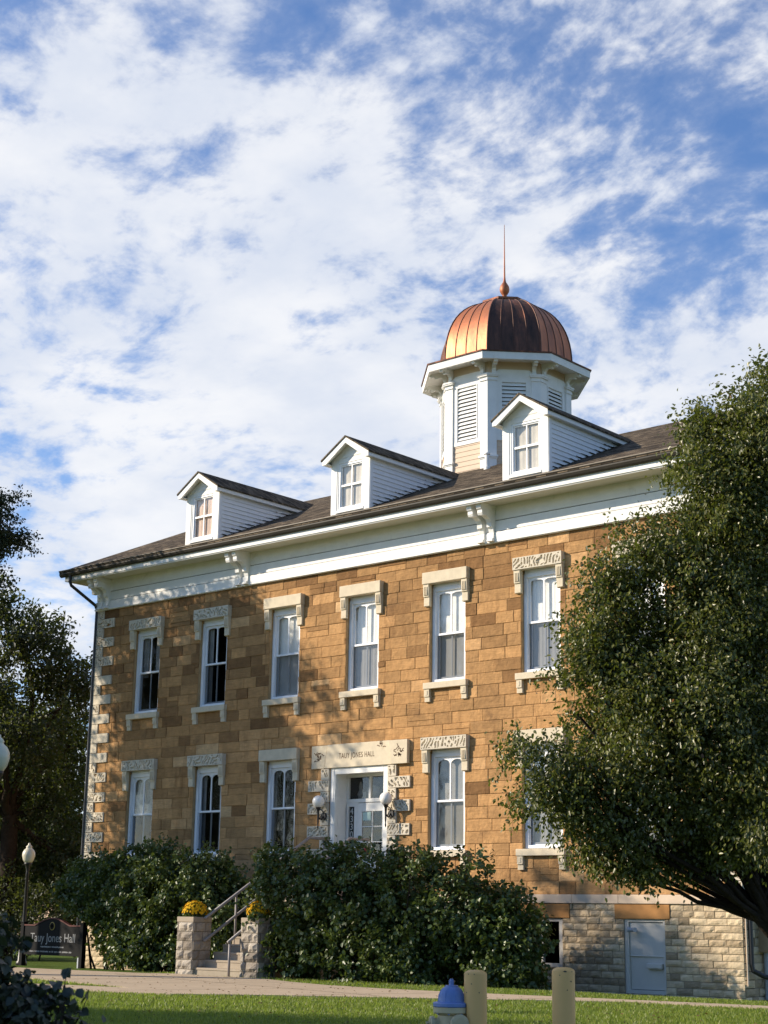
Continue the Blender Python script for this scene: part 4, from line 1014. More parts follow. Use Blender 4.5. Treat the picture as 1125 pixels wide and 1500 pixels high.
def pier(x0, x1, y0, y1, label, seed):
    root = empty('stone_pier', label, 'pier', ((x0 + x1) / 2, (y0 + y1) / 2, .15), 'stone piers at the foot of the steps')
    rg = random.Random(seed); mb = MB(); c = Vector(root.location)
    fs = [(lambda a, n, z: (a, y0 - n, z), x0, x1, .075), (lambda a, n, z: (x1 + n, a, z), y0, y1, .03), (lambda a, n, z: (a, y1 + n, z), x0, x1, .045), (lambda a, n, z: (x0 - n, a, z), y0, y1, .045)]
    for fn, a0, a1, ro in fs: ashlar(mb, fn, a0, a1, .12, 1.43, .205, [], rg, .2, .38, rough=ro, gap=.007)
    o = mb.build('shaft', 'pillarstone', root, loc=c, tones=True); o.location = (0, 0, 0)
    mb = MB(); mb.box(x0 + .006, x1 - .006, y0 + .006, y1 - .006, .05, 1.43); o = mb.build('core', 'mortar_grey', root, loc=c); o.location = (0, 0, 0)
    mb = MB(); mb.box(x0 - .015, x1 + .015, y0 - .015, y1 + .015, 1.43, 1.555); o = mb.build('cap', 'steps', root, loc=c, bevel=.012); o.location = (0, 0, 0)
    return root
pier(-30.16, -29.60, -5.0, -4.42, 'rough stone pier at the left side of the steps, clear of the shrubs', 5)
pier(-27.93, -27.37, -5.0, -4.42, 'rough stone pier at the right side of the steps, half hidden by the big shrub', 9)

def mums(x, y, z, label, seed, rad=.30):
    root = empty('potted_mum', label, 'flower pot', (x, y, z), 'pots of yellow mums on the stone piers'); rg = np.random.default_rng(seed)
    mb = MB(); mb.lathe([(.10, 0), (.135, .10), (.14, .115), (.125, .115), (.10, .10)], (0, 0, 0), 20); mb.build('pot', 'soil', root, smooth=True)
    n = 330; fl = rg.normal(size=(n, 3)); fl[:, 2] = np.abs(fl[:, 2]) * 1.05 - .12; fl = unit(fl)
    cen = fl * np.array([rad, rad, .26]) * rg.uniform(.86, 1.06, n)[:, None] + np.array([0, 0, .11])
    P_, A_, N_, S_, T_ = [], [], [], [], []
    for layer, (npet, sz, tilt) in enumerate(((9, .034, .15), (7, .024, .6))):
        for j in range(npet):
            t1 = unit(np.cross(fl, np.array([.3, .2, .93]))); t2 = np.cross(fl, t1); a = 2 * math.pi * (j + .5 * layer) / npet
            d = unit((t1 * math.cos(a) + t2 * math.sin(a)) + fl * tilt)
            P_.append(cen); A_.append(d); N_.append(fl); S_.append(np.full(n, sz)); T_.append(np.clip(rg.random(n) * .8 + .1 * layer, 0, 1))
    leaves_object('flowers', 'mum', np.concatenate(P_), np.concatenate(A_), np.concatenate(N_), np.concatenate(S_), root, .6, tone=np.concatenate(T_))
    n = 700; d = unit(rg.normal(size=(n, 3))); p = d * np.array([rad * .95, rad * .95, .2]) * rg.random(n)[:, None] ** .5 + np.array([0, 0, .12]); p[:, 2] = np.maximum(p[:, 2], .02)
    leaves_object('foliage', 'mumleaf', p, unit(d + rg.normal(size=(n, 3)) * .4), unit(rg.normal(size=(n, 3)) + np.array([0, 0, 1])), np.full(n, .06), root, .5, tone=rg.random(n))
mums(-29.88, -4.71, 1.555, 'round yellow chrysanthemum on top of the left stone pier', 3)
mums(-27.68, -4.72, 1.555, 'round yellow chrysanthemum on top of the right stone pier, partly behind shrub leaves', 4, .27)

def rail(label, x, pts_list, seed):
    root = empty('handrail', label, 'handrail', (x, -4.7, .2), 'handrails beside the entrance steps'); c = Vector(root.location)
    for nm, pts, r in pts_list:
        mb = MB(); mb.tube([(x, a, b) for a, b in pts], r, 10); o = mb.build(nm, 'handrail', root, loc=c, smooth=True); o.location = (0, 0, 0)
rail('grey double handrail climbing the left side of the steps', -29.50, [('top_rail', [(-4.72, 1.52), (-1.15, 3.60), (-.4, 3.60)], .038), ('lower_rail', [(-4.72, .99), (-1.15, 3.10), (-.4, 3.10)], .036),
     ('post', [(-3.70, .75), (-3.70, 2.11)], .028), ('post', [(-2.2, 1.6), (-2.2, 2.98)], .028), ('post', [(-.6, 2.5), (-.6, 3.6)], .028)], 1)
rail('short grey handrail in front of the right stone pier at the lowest step', -28.06, [('top_rail', [(-5.30, .99), (-1.15, 3.55), (-.4, 3.55)], .036), ('post', [(-5.24, .16), (-5.24, 1.02)], .030), ('post', [(-2.6, 1.4), (-2.6, 2.6)], .028)], 2)

# ---------------------------------------------------------------- globe lamps by the door
def wall_lamp(x, label):
    root = empty('wall_lamp', label, 'wall lamp', (x, -.08, 4.25), 'globe lamps beside the entrance'); c = Vector(root.location)
    def lb(mb, nm, mat, **k): o = mb.build(nm, mat, root, loc=c, **k); o.location = (0, 0, 0)
    y = -.31
    mb = MB(); mb.lathe([(.02, -.165), (.075, -.150), (.13, -.105), (.158, -.05), (.165, 0), (.158, .05), (.135, .10), (.09, .14), (.03, .163), (0, .165)], (x, y, 4.60), 24); lb(mb, 'globe', 'globe', smooth=True)
    mb = MB(); mb.lathe([(.0, 3.86), (.014, 3.88), (.022, 3.93), (.014, 3.97), (.022, 4.05), (.028, 4.25), (.035, 4.36), (.055, 4.40), (.075, 4.44), (.078, 4.46), (.0, 4.46)], (x, y, 0), 14)
    mb.tube([(x, y, 4.22), (x, y + .07, 4.14), (x, y + .15, 4.16), (x, -.09, 4.26)], .018, 8); mb.tube([(x, y, 4.34), (x, y + .08, 4.40), (x, y + .17, 4.36), (x, -.09, 4.24)], .014, 8)
    for s in (-1, 1): mb.tube([(x, -.10, 4.22), (x + s * .06, -.13, 4.12), (x + s * .10, -.12, 4.18), (x + s * .07, -.11, 4.27), (x, -.10, 4.30)], .013, 6)
    lb(mb, 'arm', 'blackmetal', smooth=True)
    mb = MB(); mb.lathe([(.0, -.03), (.09, -.03), (.10, 0), (.10, .03)], (x, -.085, 4.23), 14, axis='y'); lb(mb, 'wall_plate', 'blackmetal')
wall_lamp(-30.0, 'white globe lamp on a black bracket left of the entrance')
wall_lamp(-27.60, 'white globe lamp on a black bracket right of the entrance')

# ---------------------------------------------------------------- street lamps
def lamp_post(x, y, zg, label, rg_):
    root = empty('street_lamp', label, 'street lamp', (x, y, gh(x, y)), 'cream acorn street lamps'); z0 = gh(x, y)
    k = rg_ / .20; h = zg - z0
    mb = MB(); mb.lathe([(.17, 0), (.17, .12), (.13, .16), (.11, .45), (.085, .5), (.065, .6), (.05, h - .62), (.06, h - .60), (.045, h - .5), (.07, h - .36), (.10, h - .30), (.12, h - .26), (.12, h - .22), (0, h - .22)], seg=16); mb.build('post', 'blackmetal', root, smooth=True)
    mb = MB(); mb.lathe([(.11, h - .23), (.17, h - .13), (.20, h - .01), (.195, h + .08), (.15, h + .17), (.10, h + .21), (.085, h + .24), (.10, h + .26), (.07, h + .30), (.035, h + .33), (.04, h + .36), (0, h + .39)], seg=20); mb.build('lamp_globe', 'globecream', root, smooth=True)
lamp_post(-41.95, -.77, 3.32, 'cream acorn street lamp on a black post among the left trees, small and far', .17)
lamp_post(-21.97, -16.40, 4.03, 'cream globe of the nearer street lamp cut off at the left edge of the view', .2)

# ---------------------------------------------------------------- name sign on the lawn
sg = empty('name_sign', 'black lawn sign with an arched top reading Tauy Jones Hall beside the building corner', 'sign', (-39.8, -1.2, 0)); c = Vector(sg.location)
def sb(mb, nm, mat, **k): o = mb.build(nm, mat, sg, loc=c, **k); o.location = (0, 0, 0); return o
for x in (-41.22, -38.52):
    mb = MB(); mb.box(x - .07, x + .07, -1.27, -1.13, -.1, 1.28); mb.box(x - .085, x + .085, -1.285, -1.115, 1.28, 1.31); sb(mb, 'post', 'signblack', bevel=.008)
n = 16; arc = [(-41.15 + 2.56 * i / n, 1.20 + (.20 * math.sin(math.pi * (i / n - .2) / .6) if .2 < i / n < .8 else 0)) for i in range(n + 1)]
mb = MB(); mb.prism([(-41.15, .40)] + arc + [(-38.59, .40)], -1.24, -1.16, lambda p, q, a: (p, a, q)); sb(mb, 'panel', 'signblack')
mb = MB()
for (a, za), (b, zb) in zip(arc, arc[1:]): mb.prism([(a, za), (b, zb), (b, zb + .035), (a, za + .035)], -1.26, -1.14, lambda p, q, t_: (p, t_, q))
sb(mb, 'top_moulding', 'signred')
mb = MB(); mb.lathe([(.0, -.006), (.105, -.006), (.115, 0), (.115, .01)], (-39.87, -1.245, 1.20), 24, axis='y'); sb(mb, 'emblem', 'signgold')
mb = MB(); mb.lathe([(.085, -.002), (.092, -.003), (.092, .004), (.085, .004)], (-39.87, -1.2525, 1.20), 24, axis='y'); mb.lathe([(.0, -.002), (.05, -.002), (.05, .004)], (-39.87, -1.2525, 1.20), 8, axis='y'); sb(mb, 'emblem_ring', 'signblack')
rt = (R(90), 0, 0)
text_mesh('lettering', 'Tauy Jones Hall', .34, 'signletters', sg, Vector((-39.82, -1.2415, .87)) - c, rt, .96, .002, 1.0)
mb = MB(); rgx = random.Random(4)      # small lines of lettering, too fine to read
for (x0, x1, z, h) in ((-40.35, -39.30, .63, .045), (-40.85, -38.95, .50, .045)):
    x = x0
    while x < x1:
        w_ = rgx.uniform(.02, .04); mb.box(x, x + w_, -1.2425, -1.2395, z - h * rgx.uniform(.35, .5), z + h * rgx.uniform(.3, .5)); x += w_ + rgx.choice((.012, .012, .012, .045))
sb(mb, 'small_lettering', 'signletters')
mb = MB(); mb.box(-38.68, -38.60, -1.235, -1.165, -.05, .37); sb(mb, 'brace', 'pipegrey')
sg.location = (-37.78, -2.8, .03)

# ================================================================== HYDRANT AND BOLLARDS
def at_depth(x, y): return (x, y, gh(x, y))
hx, hy = -8.99, -20.78
hy_ = empty('fire_hydrant', 'fire hydrant with blue bonnet and cream body beside the left bollard', 'fire hydrant', (hx, hy, .2))
mb = MB(); top = .865
mb.lathe([(.155, top - .195), (.160, top - .19), (.160, top - .165), (.150, top - .158), (.118, top - .152), (.117, top - .13), (.110, top - .095), (.098, top - .065), (.078, top - .042), (.058, top - .030), (.055, top - .018), (.03, top - .016), (0, top - .016)], seg=32)
mb.lathe([(.022, top - .02), (.024, top + .02), (.018, top + .022), (.017, top + .035), (0, top + .036)], seg=5)
for k in range(8):
    a = R(k * 45 + 10); r = .116; mb.tube([(r * math.cos(a), r * math.sin(a), top - .152), (.112 * math.cos(a), .112 * math.sin(a), top - .10), (.085 * math.cos(a), .085 * math.sin(a), top - .052)], .006, 6)
mb.build('bonnet', 'hydrantblue', hy_, smooth='auto')
mb = MB(); mb.lathe([(.16, -.05), (.16, .03), (.12, .04), (.11, .08), (.108, .40), (.118, .46), (.125, .50), (.122, .56), (.118, .60), (.150, .618), (.158, .625), (.158, .668), (.0, .668)], seg=32); mb.build('barrel', 'hydrantcream', hy_, smooth='auto')
vd = Vector((0 - hx, -32 - hy, 0)).normalized(); sd = Vector((-vd.y, vd.x, 0))
for nm, d, r in (('pumper_nozzle', (vd * .95 + sd * .42).normalized(), .072), ('hose_nozzle', (sd * -1.0 + vd * .25).normalized(), .052)):
    mb = MB(); c0 = Vector((0, 0, .535)); mb.tube([c0 + d * .08, c0 + d * .165], [r * .85, r * .85], 18); mb.tube([c0 + d * .155, c0 + d * .185, c0 + d * .19], [r * 1.15, r * 1.15, r], 18); mb.tube([c0 + d * .19, c0 + d * .222], [.016, .015], 5)
    mb.tube([c0 + d * .1875, c0 + d * .1945], [r * .8, r * .8], 18); mb.build(nm, 'hydrantcream', hy_, smooth='auto')
mb = MB()
for k in range(8):
    a = R(k * 45 + 30); mb.tube([(.142 * math.cos(a), .142 * math.sin(a), .61), (.142 * math.cos(a), .142 * math.sin(a), .705)], .010, 6)
mb.build('flange_bolts', 'hydrantblue', hy_)

def bollard(x, y, ztop, r, label, seed):
    root = empty('bollard', label, 'bollard', (x, y, gh(x, y)), 'tan steel bollards on the lawn'); h = ztop - gh(x, y); rg = random.Random(seed)
    mb = MB(); mb.lathe([(r, -.1), (r, h - .020), (r - .002, h - .012), (r - .010, h - .003), (r * .6, h + .012), (0, h + .016)], seg=40); mb.build('pipe', 'bollardpaint', root, smooth='auto')
    # rust spots and a long crack of lost paint, lying on the pipe
    mb = MB(); base = math.atan2(-32 - y, -x)
    def spot(a, z, w, hh):
        n = 8; pts = []
        for k in range(n):
            t = 2 * math.pi * k / n; q = rg.uniform(.7, 1.2); aa = a + w * math.cos(t) * q / r; pts.append(((r + .0012) * math.cos(aa), (r + .0012) * math.sin(aa), z + hh * math.sin(t) * q))
        mb.face(pts)
    for i in range(5): spot(base + rg.uniform(-.9, .9), h - rg.choice((.02, .05, .10, .17, .28)), .005, .005)
    if seed == 1:
        pa = base - .95
        for k in range(16): spot(pa + .03 * math.sin(k * .9) + k * .004, h - .27 - k * .013, .003 + .0006 * k, .010)
        spot(pa + .14, h - .44, .016, .005)
    else: spot(base + .15, h - .018, .016, .006)
    mb.build('rust', 'signred' if 0 else 'blackmetal', root)
bollard(-8.80, -20.69, 1.165, .098, 'tan bollard with a rust crack, right beside the blue-topped hydrant', 1)
bollard(-8.20, -20.24, 1.20, .098, 'tan bollard standing alone further right on the lawn', 2)

# ================================================================== VEGETATION
def shrub(name, label, blobs, ncl, per, seed, group=None, leaf=.085, mat='shrubleaf', outer=.34, stems=14, floor=.06, **kw):
    rg = np.random.default_rng(seed); c = np.mean([b[0] for b in blobs], axis=0); c[2] = 0
    root = empty(name, label, 'shrub', tuple(c), group)
    bl = [(tuple(np.array(b[0]) - c), b[1]) for b in blobs]
    ob, cp = crown('foliage', mat, bl, ncl, per, leaf, rg, root, spread=kw.pop('spread', .16), outer=outer, seed=seed, floor=floor, **kw)
    mb = MB()
    for i in rg.choice(len(cp), stems, replace=False):
        q = cp[i]; b0 = np.array([q[0] * .75, q[1] * .5, 0]); mb.tube(limb_path(b0, q, rg, .1, 5), list(np.linspace(.035, .008, 5)), 5, cap=False)
    mb.build('stems', 'bark', root)
    return root
shrub('large_shrub', 'tall dense green shrub filling the space right of the steps', [((-27.15, -4.1, 1.85), (.95, 1.0, 1.32)), ((-26.1, -3.95, 1.85), (1.2, 1.2, 1.50)), ((-25.1, -3.8, 1.90), (1.3, 1.3, 1.55)), ((-24.0, -3.5, 1.9), (1.3, 1.3, 1.58)), ((-22.95, -3.1, 1.75), (1.15, 1.2, 1.48)), ((-22.2, -2.8, 1.2), (1.0, 1.15, 1.35)), ((-21.9, -2.6, .7), (.8, .9, .8)), ((-25.0, -3.7, .7), (2.5, 1.3, .8)), ((-23.4, -2.7, .7), (1.7, 1.2, .7)), ((-27.2, -4.1, .8), (.75, .8, .9)), ((-27.65, -4.3, 2.5), (.62, .65, .72)), ((-21.6, -2.9, 1.0), (.75, .9, 1.1)), ((-21.65, -3.2, .75), (.85, .8, .8))],
      1900, 34, 21, leaf=.105, gap=.14, gscale=1.3, wid=.78)
shrub('large_shrub', 'tall shaded green shrub left of the steps, running to the building corner', [((-37.35, -1.9, 2.35), (1.0, .95, .78)), ((-36.3, -2.1, 2.2), (1.15, 1.1, 1.15)), ((-35.0, -2.3, 2.15), (1.3, 1.3, 1.32)), ((-33.7, -2.4, 2.15), (1.3, 1.3, 1.45)), ((-32.4, -2.3, 2.0), (1.2, 1.2, 1.35)), ((-31.3, -2.2, 1.4), (.85, 1.0, 1.2)), ((-33.5, -2.4, .8), (2.3, 1.3, .85)), ((-35.0, -2.3, 1.1), (1.0, 1.0, .9))],
      1700, 34, 22, leaf=.105, gap=.15, gscale=1.3, wid=.78)

# pear tree on the right
tree('pear_tree', 'glossy green pear tree in front of the right end of the hall', 'tree', (-8.85, -14.1, .2), (-9.15, -14.75, 1.62),
     [((-8.10, -15.60, 7.10), (.85, .95, .90)), ((-8.50, -15.85, 6.75), (.80, .95, .95)), ((-8.90, -16.05, 6.05), (.85, .95, .95)), ((-9.10, -16.1, 5.25), (.95, 1.0, 1.0)), ((-9.45, -16.35, 4.45), (.95, .95, .95)), ((-9.75, -16.60, 3.75), (.85, .85, .80)), ((-10.15, -16.90, 3.25), (.62, .62, .58)), ((-10.35, -17.05, 3.05), (.42, .42, .40)),
      ((-9.58, -15.85, 3.35), (1.15, 1.15, 1.0)), ((-9.02, -15.01, 4.67), (1.3, 1.3, 1.3)), ((-8.5, -13.9, 3.6), (1.2, 1.3, 1.2)), ((-8.25, -14.31, 5.84), (1.5, 1.5, 1.5)), ((-10.15, -16.70, 2.62), (.55, .55, .36)), ((-9.80, -16.30, 2.48), (.50, .50, .30)), ((-8.75, -16.33, 4.02), (1.0, .9, 1.0)), ((-9.9, -16.86, 4.75), (.55, .5, .5)), ((-9.50, -16.60, 5.65), (.50, .5, .45)), ((-9.86, -16.84, 5.35), (.35, .35, .30)), ((-7.89, -14.85, 7.25), (1.2, 1.2, 1.2)), ((-9.35, -15.7, 2.72), (.75, .8, .42)), ((-8.3, -16.0, 2.9), (.9, .8, .8)), ((-10.52, -17.25, 3.34), (.50, .50, .45)), ((-10.50, -17.2, 2.88), (.48, .45, .36)), ((-10.2, -17.05, 3.9), (.55, .5, .5)), ((-9.98, -16.85, 4.3), (.55, .5, .5)), ((-10.05, -16.55, 2.50), (.55, .5, .28)), ((-9.55, -16.05, 2.42), (.55, .5, .28)), ((-8.95, -16.1, 7.15), (.35, .35, .35)), ((-9.85, -16.4, 2.12), (.34, .3, .14)), ((-10.15, -16.65, 2.22), (.34, .34, .14)), ((-9.5, -16.1, 2.16), (.38, .3, .14)), ((-9.55, -15.75, 2.34), (.5, .45, .26)), ((-9.28, -15.55, 2.50), (.5, .4, .40)), ((-8.75, -16.2, 6.55), (.5, .5, .5)), ((-9.95, -16.8, 3.98), (.6, .6, .55)), ((-9.75, -16.7, 4.5), (.5, .5, .5))],
     'pearleaf', 5600, 34, .056, 5, r0=.125, nsub=170, spread=.15, outer=.36, gap=.17, gscale=1.2, droop=.75, trunk_pts=[(-8.88, -14.15, .8)],
     extra_limbs=[([(-9.15, -14.75, 1.5), (-9.40, -15.33, 2.15), (-9.62, -15.82, 2.62), (-9.88, -16.25, 2.86), (-10.1, -16.6, 3.05)], .062, .018), ([(-9.2, -14.8, 1.66), (-9.43, -15.06, 1.73), (-9.62, -15.41, 1.86), (-9.79, -15.78, 2.10), (-9.9, -16.1, 2.4)], .032, .010),
                  ([(-9.15, -14.7, 1.6), (-9.2, -15.0, 2.6), (-9.15, -15.3, 3.6), (-9.0, -15.6, 4.8)], .075, .025), ([(-9.1, -14.75, 1.55), (-9.15, -15.2, 2.1), (-9.25, -15.7, 2.9), (-9.3, -16.0, 3.9)], .06, .018), ([(-9.1, -14.7, 1.5), (-8.9, -14.8, 2.8), (-8.6, -15.0, 4.4), (-8.4, -15.2, 6.2)], .08, .025)])

# trees beyond the left corner
tree('broadleaf_tree', 'big dark leafy tree with bare twigs on top, left of the building corner', 'tree', (-47.75, 2.75, 0), (-48.1, 2.9, 4.9),
     [((-47.57, 2.73, 11.0), (1.9, 1.9, 1.7)), ((-48.6, 1.6, 12.3), (1.3, 1.3, 1.0)), ((-47.3, 4.48, 9.7), (1.5, 1.5, 1.3)), ((-46.81, 1.70, 7.75), (2.3, 2.3, 1.9)), ((-48.60, 5.64, 7.73), (1.6, 1.6, 1.5)), ((-48.4, 4.8, 5.36), (1.9, 1.9, 1.4)), ((-47.4, 5.2, 3.4), (1.8, 1.6, 1.3)), ((-49.4, 3.6, 3.4), (2.0, 1.8, 1.4)), ((-49.5, 1.2, 9.2), (2.8, 2.6, 2.2)), ((-50.5, 1.5, 6.2), (2.4, 2.4, 2.0))],
     'treeleaf', 1500, 34, .16, 7, r0=.30, nsub=70, spread=.34, outer=.45, gap=.20, gscale=.6, droop=.3, group='trees left of the hall',
     extra_limbs=[([(-47.4, 3.6, 10.4), (-47.1, 3.9, 11.6), (-47.15, 4.0, 12.4)], .05, .01), ([(-47.1, 3.9, 11.4), (-46.9, 4.0, 12.2)], .025, .006), ([(-48.2, 2.6, 10.6), (-48.6, 2.5, 11.8), (-48.5, 2.6, 12.5)], .05, .01), ([(-48.5, 2.5, 11.6), (-48.2, 2.7, 12.1)], .02, .006), ([(-47.0, 4.8, 9.6), (-46.3, 5.2, 10.2), (-45.6, 5.4, 10.0)], .05, .01), ([(-46.7, 5.0, 9.9), (-45.8, 5.0, 9.3), (-45.2, 5.2, 9.3)], .035, .008)])
tree('layered_tree', 'dark tree with flat layered branches reaching in at the upper left edge', 'tree', (-43.3, -7.2, 0), (-42.5, -6.4, 10.2),
     [((-39.5, -4.75, 13.55), (1.0, .8, .28)), ((-40.0, -4.95, 12.95), (1.5, 1.0, .32)), ((-39.45, -4.2, 12.40), (1.1, .9, .30)), ((-40.1, -4.6, 11.75), (1.3, 1.0, .35)), ((-39.7, -4.2, 11.15), (.75, .8, .26)), ((-41.2, -5.6, 14.3), (1.6, 1.5, 1.1)), ((-42.2, -6.3, 11.6), (1.8, 1.5, 1.6)), ((-41.6, -5.9, 10.0), (1.5, 1.3, .5)), ((-42.0, -6.2, 8.9), (1.5, 1.3, .6)), ((-42.6, -6.6, 13.6), (1.8, 1.5, 1.4))],
     'evergreen', 1300, 34, .10, 9, r0=.28, nsub=80, spread=.22, outer=.42, gap=.26, gscale=1.0, droop=.1, group='trees left of the hall', flat=.45)
def bg_tree(base, h, r, seed, label, mat='treeleaf', n=420, leaf=.24, g='trees left of the hall', low=.25):
    x, y = base; rg = random.Random(seed); bl = []
    for k in range(6):
        a = rg.uniform(0, 6.28); q = rg.uniform(.2, .65) * r; zc = h * rg.uniform(low, .8)
        bl.append(((x + q * math.cos(a), y + q * math.sin(a), zc), (r * rg.uniform(.5, .75), r * rg.uniform(.5, .75), h * rg.uniform(.15, .24))))
    bl.append(((x, y, h * .8), (r * .6, r * .6, h * .2)))
    return tree('broadleaf_tree', label, 'tree', (x, y, 0), (x + rg.uniform(-.4, .4), y, h * .3), bl, mat, n, 26, leaf, seed, r0=.26, nsub=22, spread=.5, outer=.45, gap=.22, gscale=.5, droop=.3, group=g)
bg_tree((-58.3, 11.5), 11.2, 3.6, 31, 'yellow-green tree close behind the left corner of the hall', n=900, leaf=.2, low=.15)
bg_tree((-66, 14), 12, 4.4, 32, 'dark tree behind the small far street lamp', n=900, low=.12)
bg_tree((-80, 27), 9, 5.0, 33, 'pale tree far behind the name sign', n=700, leaf=.3, low=.12)
bg_tree((-74, 16), 12, 5.2, 34, 'tall dark tree at the far left beyond the lamps', n=480, leaf=.3, low=.12)
shrub('hedge_bush', 'dark rounded bush behind the name sign', [((-47.5, 2.5, 1.4), (1.8, 1.2, 1.5)), ((-50.2, 3.4, 1.3), (1.7, 1.2, 1.4)), ((-45.4, 3.5, 1.7), (1.1, 1.0, 1.0))], 330, 26, 41, leaf=.14, mat='treeleaf', stems=6, gap=.2, spread=.3)
shrub('hedge_bush', 'dark low bush at the left edge behind the lamp post', [((-51.8, -1.5, 1.3), (2.0, 1.4, 1.4)), ((-50.0, .6, 1.2), (1.8, 1.3, 1.3))], 300, 26, 42, leaf=.14, mat='treeleaf', stems=6, spread=.3)
# foreground shrub, close to the camera at the lower left
fs = shrub('foreground_shrub', 'dark out-of-focus shrub close by in the lower left corner', [((-7.85, -26.30, 1.18), (.24, .25, .20)), ((-7.72, -26.21, 1.07), (.24, .24, .18)), ((-7.60, -26.05, .86), (.24, .24, .20)), ((-7.93, -26.50, 1.30), (.20, .20, .20)), ((-7.80, -26.30, 1.30), (.12, .12, .10)), ((-7.84, -26.26, .72), (.38, .36, .34)), ((-7.50, -26.11, 1.20), (.07, .07, .10)), ((-7.82, -26.32, 1.46), (.16, .16, .12)), ((-7.8, -26.2, .4), (.36, .36, .3))],
      210, 16, 51, leaf=.062, mat='foreleaf', stems=40, spread=.055, floor=.2, wid=.85)
mb = MB(); c0 = Vector(fs.location); rgn = np.random.default_rng(3); P_, A_ = [], []
for pth in ([(-7.62, -26.0, .75), (-7.52, -26.02, .97), (-7.46, -26.015, 1.05), (-7.415, -26.006, 1.16)], [(-7.56, -26.0, .80), (-7.50, -26.02, 1.00), (-7.463, -26.016, 1.07)], [(-7.60, -26.1, .9), (-7.53, -26.1, 1.15), (-7.49, -26.1, 1.30)]):
    mb.tube([Vector(p) - c0 for p in pth], list(np.linspace(.006, .002, len(pth))), 5)
    for k in range(3 if pth[-1][2] > 1.2 else 2):
        P_.append(np.array(Vector(pth[-1 - k // 2]) - c0)); A_.append(rgn.normal(size=3) * .8 + np.array([0, 0, -.5]))
mb.build('sprig', 'bark', fs)
leaves_object('sprig_leaves', 'foreleaf', np.array(P_), unit(np.array(A_)), unit(rgn.normal(size=(len(P_), 3)) + np.array([0, -1.0, .4])), np.full(len(P_), .068), fs, .9, tone=rgn.random(len(P_)))

# trees standing outside the view on the sunny side; they shade the hall and show in its windows
def shade_tree(x, y, h, r, zc, seed, label, n=520, leaf=.20, gap=.34):
    rg = random.Random(seed); bl = []
    for k in range(8):
        a = k * 2.4 + seed; q = r * (.55 if k % 2 else .3); bl.append(((x + q * math.cos(a), y + q * math.sin(a), zc + (k - 3.5) * r * .2), (r * .52, r * .52, r * .42)))
    return tree('shade_tree', label, 'tree', (x, y, gh(x, y)), (x, y, max(2.5, zc - r * 1.1)), bl, 'treeleaf', n, 24, leaf, seed, r0=.3, nsub=60, spread=.42, outer=.5, gap=gap, gscale=.7, droop=.3, group='lawn trees on the sunny side')
shade_tree(-46.4, -9.5, 18, 5.0, 12.2, 61, 'tall lawn tree nearest the left corner of the hall', n=1600, gap=.31)
shade_tree(-39.0, -15.0, 13.2, 1.9, 11.0, 67, 'slender lawn tree whose shade falls on the basement wall', n=260, gap=.36)
shade_tree(-24.0, -33.2, 12, 3.2, 9.6, 66, 'lawn tree whose shade falls on the hydrant', n=900, gap=.1)
shade_tree(-33.5, -30.0, 12, 3.4, 8.5, 62, 'lawn tree beside the path fork', n=800)
shade_tree(-22.5, -38.8, 12, 4.0, 9.8, 63, 'lawn tree near the viewpoint', n=520, gap=.2)
shade_tree(-62.0, -26.0, 13, 5.0, 9.0, 64, 'lawn tree far across the lawn', n=420, leaf=.26)
shade_tree(-78.0, -44.0, 14, 6.0, 9.0, 65, 'broad tree on the far side of the lawn', n=420, leaf=.3)

# distant house wall behind the trees
fh = empty('distant_house', 'small pale pinkish house far behind the name sign', 'house', (-78, 30, 0)); c = Vector(fh.location)
mb = MB(); mb.box(-7, 7, -4, 4, 0, 2.6); mb.build('wall', 'fardistantwall', fh)
mb = MB(); mb.prism([(-4.5, 2.6), (4.5, 2.6), (0, 3.6)], -7.4, 7.4, lambda p, q, a: (a, p, q)); mb.build('roof', 'farroof', fh)
mb = MB(); mb.box(-1.2, 0, -4.03, -3.95, 1.0, 2.2); mb.box(3, 4.2, -4.03, -3.95, 1.0, 2.2); mb.build('window', 'interior', fh)

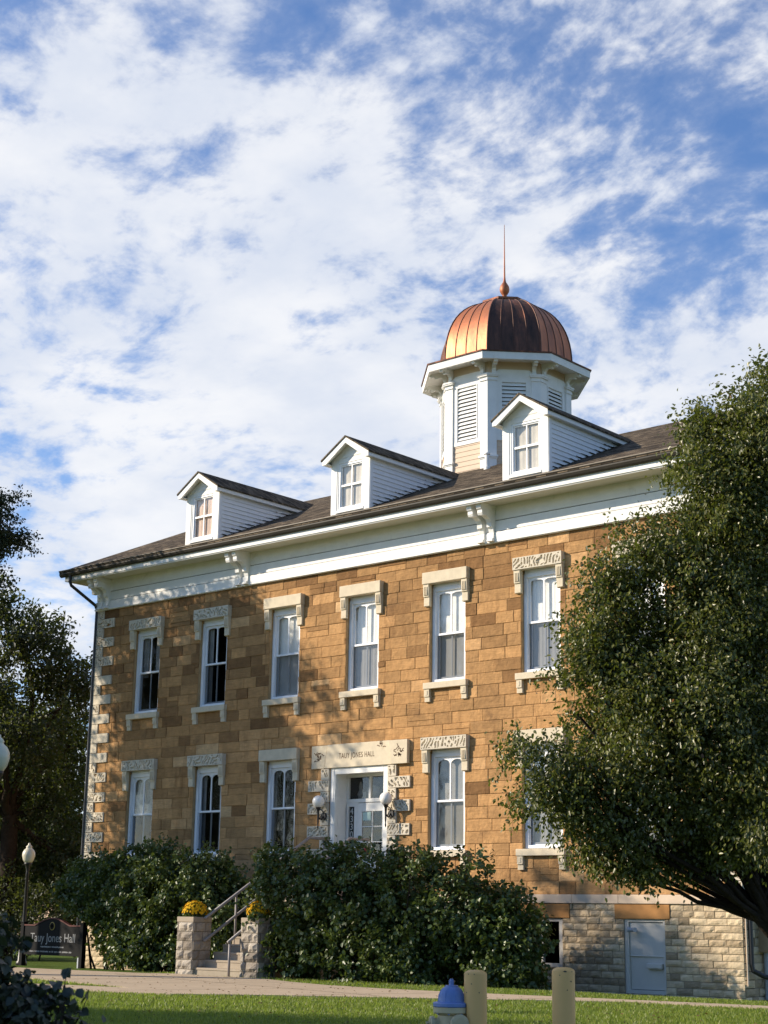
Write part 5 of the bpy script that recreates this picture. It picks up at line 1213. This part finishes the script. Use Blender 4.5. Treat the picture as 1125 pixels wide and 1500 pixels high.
# ---------------------------------------------------------------- grass blades on the part of the lawn that is near
def in_poly(x, y, poly):
    c_ = np.zeros(len(x), bool); n = len(poly); j = n - 1
    for i in range(n):
        xi, yi = poly[i]; xj, yj = poly[j]
        if yi != yj: c_ ^= ((yi > y) != (yj > y)) & (x < (xj - xi) * (y - yi) / (yj - yi) + xi)
        j = i
    return c_
rg = np.random.default_rng(77); N = 330000
gx = rg.uniform(-31, -9, N); gy = rg.uniform(-20.5, -.15, N)
D_ = np.hypot(gx, gy + 32)
keep = ~in_poly(gx, gy, apron) & (rg.random(N) < np.clip((24.5 / D_) ** 2, .25, 1)) & (np.abs(np.degrees(np.arctan2(-gx, gy + 32)) - 41.3) < 16.5)
keep &= ~((gx > -30.2) & (gx < -27.3) & (gy > -5.1)); keep &= ~((gy > -4.3) & (gx < -21.6))
gx, gy = gx[keep], gy[keep]; D_ = D_[keep]; n = len(gx)
gz = np.array([gh(a, b) for a, b in zip(gx, gy)])
hgt = rg.uniform(.025, .060, n) * (1 + .25 * np.array([noise.noise(Vector((a * .8, b * .8, 0))) for a, b in zip(gx, gy)]))
wdt = .0035 + .00028 * D_; an = rg.random(n) * 6.283; ln_ = rg.normal(size=(n, 2)) * .018
v = np.empty((n, 3, 3), np.float32)
v[:, 0] = np.stack([gx - wdt * np.cos(an), gy - wdt * np.sin(an), gz - .005], 1); v[:, 1] = np.stack([gx + wdt * np.cos(an), gy + wdt * np.sin(an), gz - .005], 1)
v[:, 2] = np.stack([gx + ln_[:, 0], gy + ln_[:, 1], gz + hgt], 1)
me = bpy.data.meshes.new('grass'); me.vertices.add(n * 3); me.vertices.foreach_set('co', v.reshape(-1)); me.loops.add(n * 3); me.loops.foreach_set('vertex_index', np.arange(n * 3, dtype=np.int32))
me.polygons.add(n); me.polygons.foreach_set('loop_start', np.arange(0, n * 3, 3, dtype=np.int32)); me.polygons.foreach_set('loop_total', np.full(n, 3, dtype=np.int32)); me.update(calc_edges=True)
a = me.attributes.new('tone', 'FLOAT', 'FACE'); a.data.foreach_set('value', np.clip(rg.random(n) ** 1.1, 0, 1).astype(np.float32))
tag(link('grass', me, 'grass'), kind='stuff')

# fallen leaves on the lawn and the walk
n = 900; lx = rg.uniform(-30, -10, n); ly = rg.uniform(-19, -4.9, n); lz = np.array([gh(a, b) for a, b in zip(lx, ly)]) + .035
ax = unit(np.stack([rg.normal(size=n), rg.normal(size=n), rg.normal(size=n) * .15], 1)); nr = unit(np.stack([rg.normal(size=n) * .3, rg.normal(size=n) * .3, np.ones(n)], 1))
lt = leaves_object('fallen_leaves', 'mum', np.stack([lx, ly, lz], 1), ax, nr, rg.uniform(.03, .06, n), None, .6, tone=rg.random(n) * .35)
lt.data.materials[0] = M['dryleaf']; tag(lt, kind='stuff')
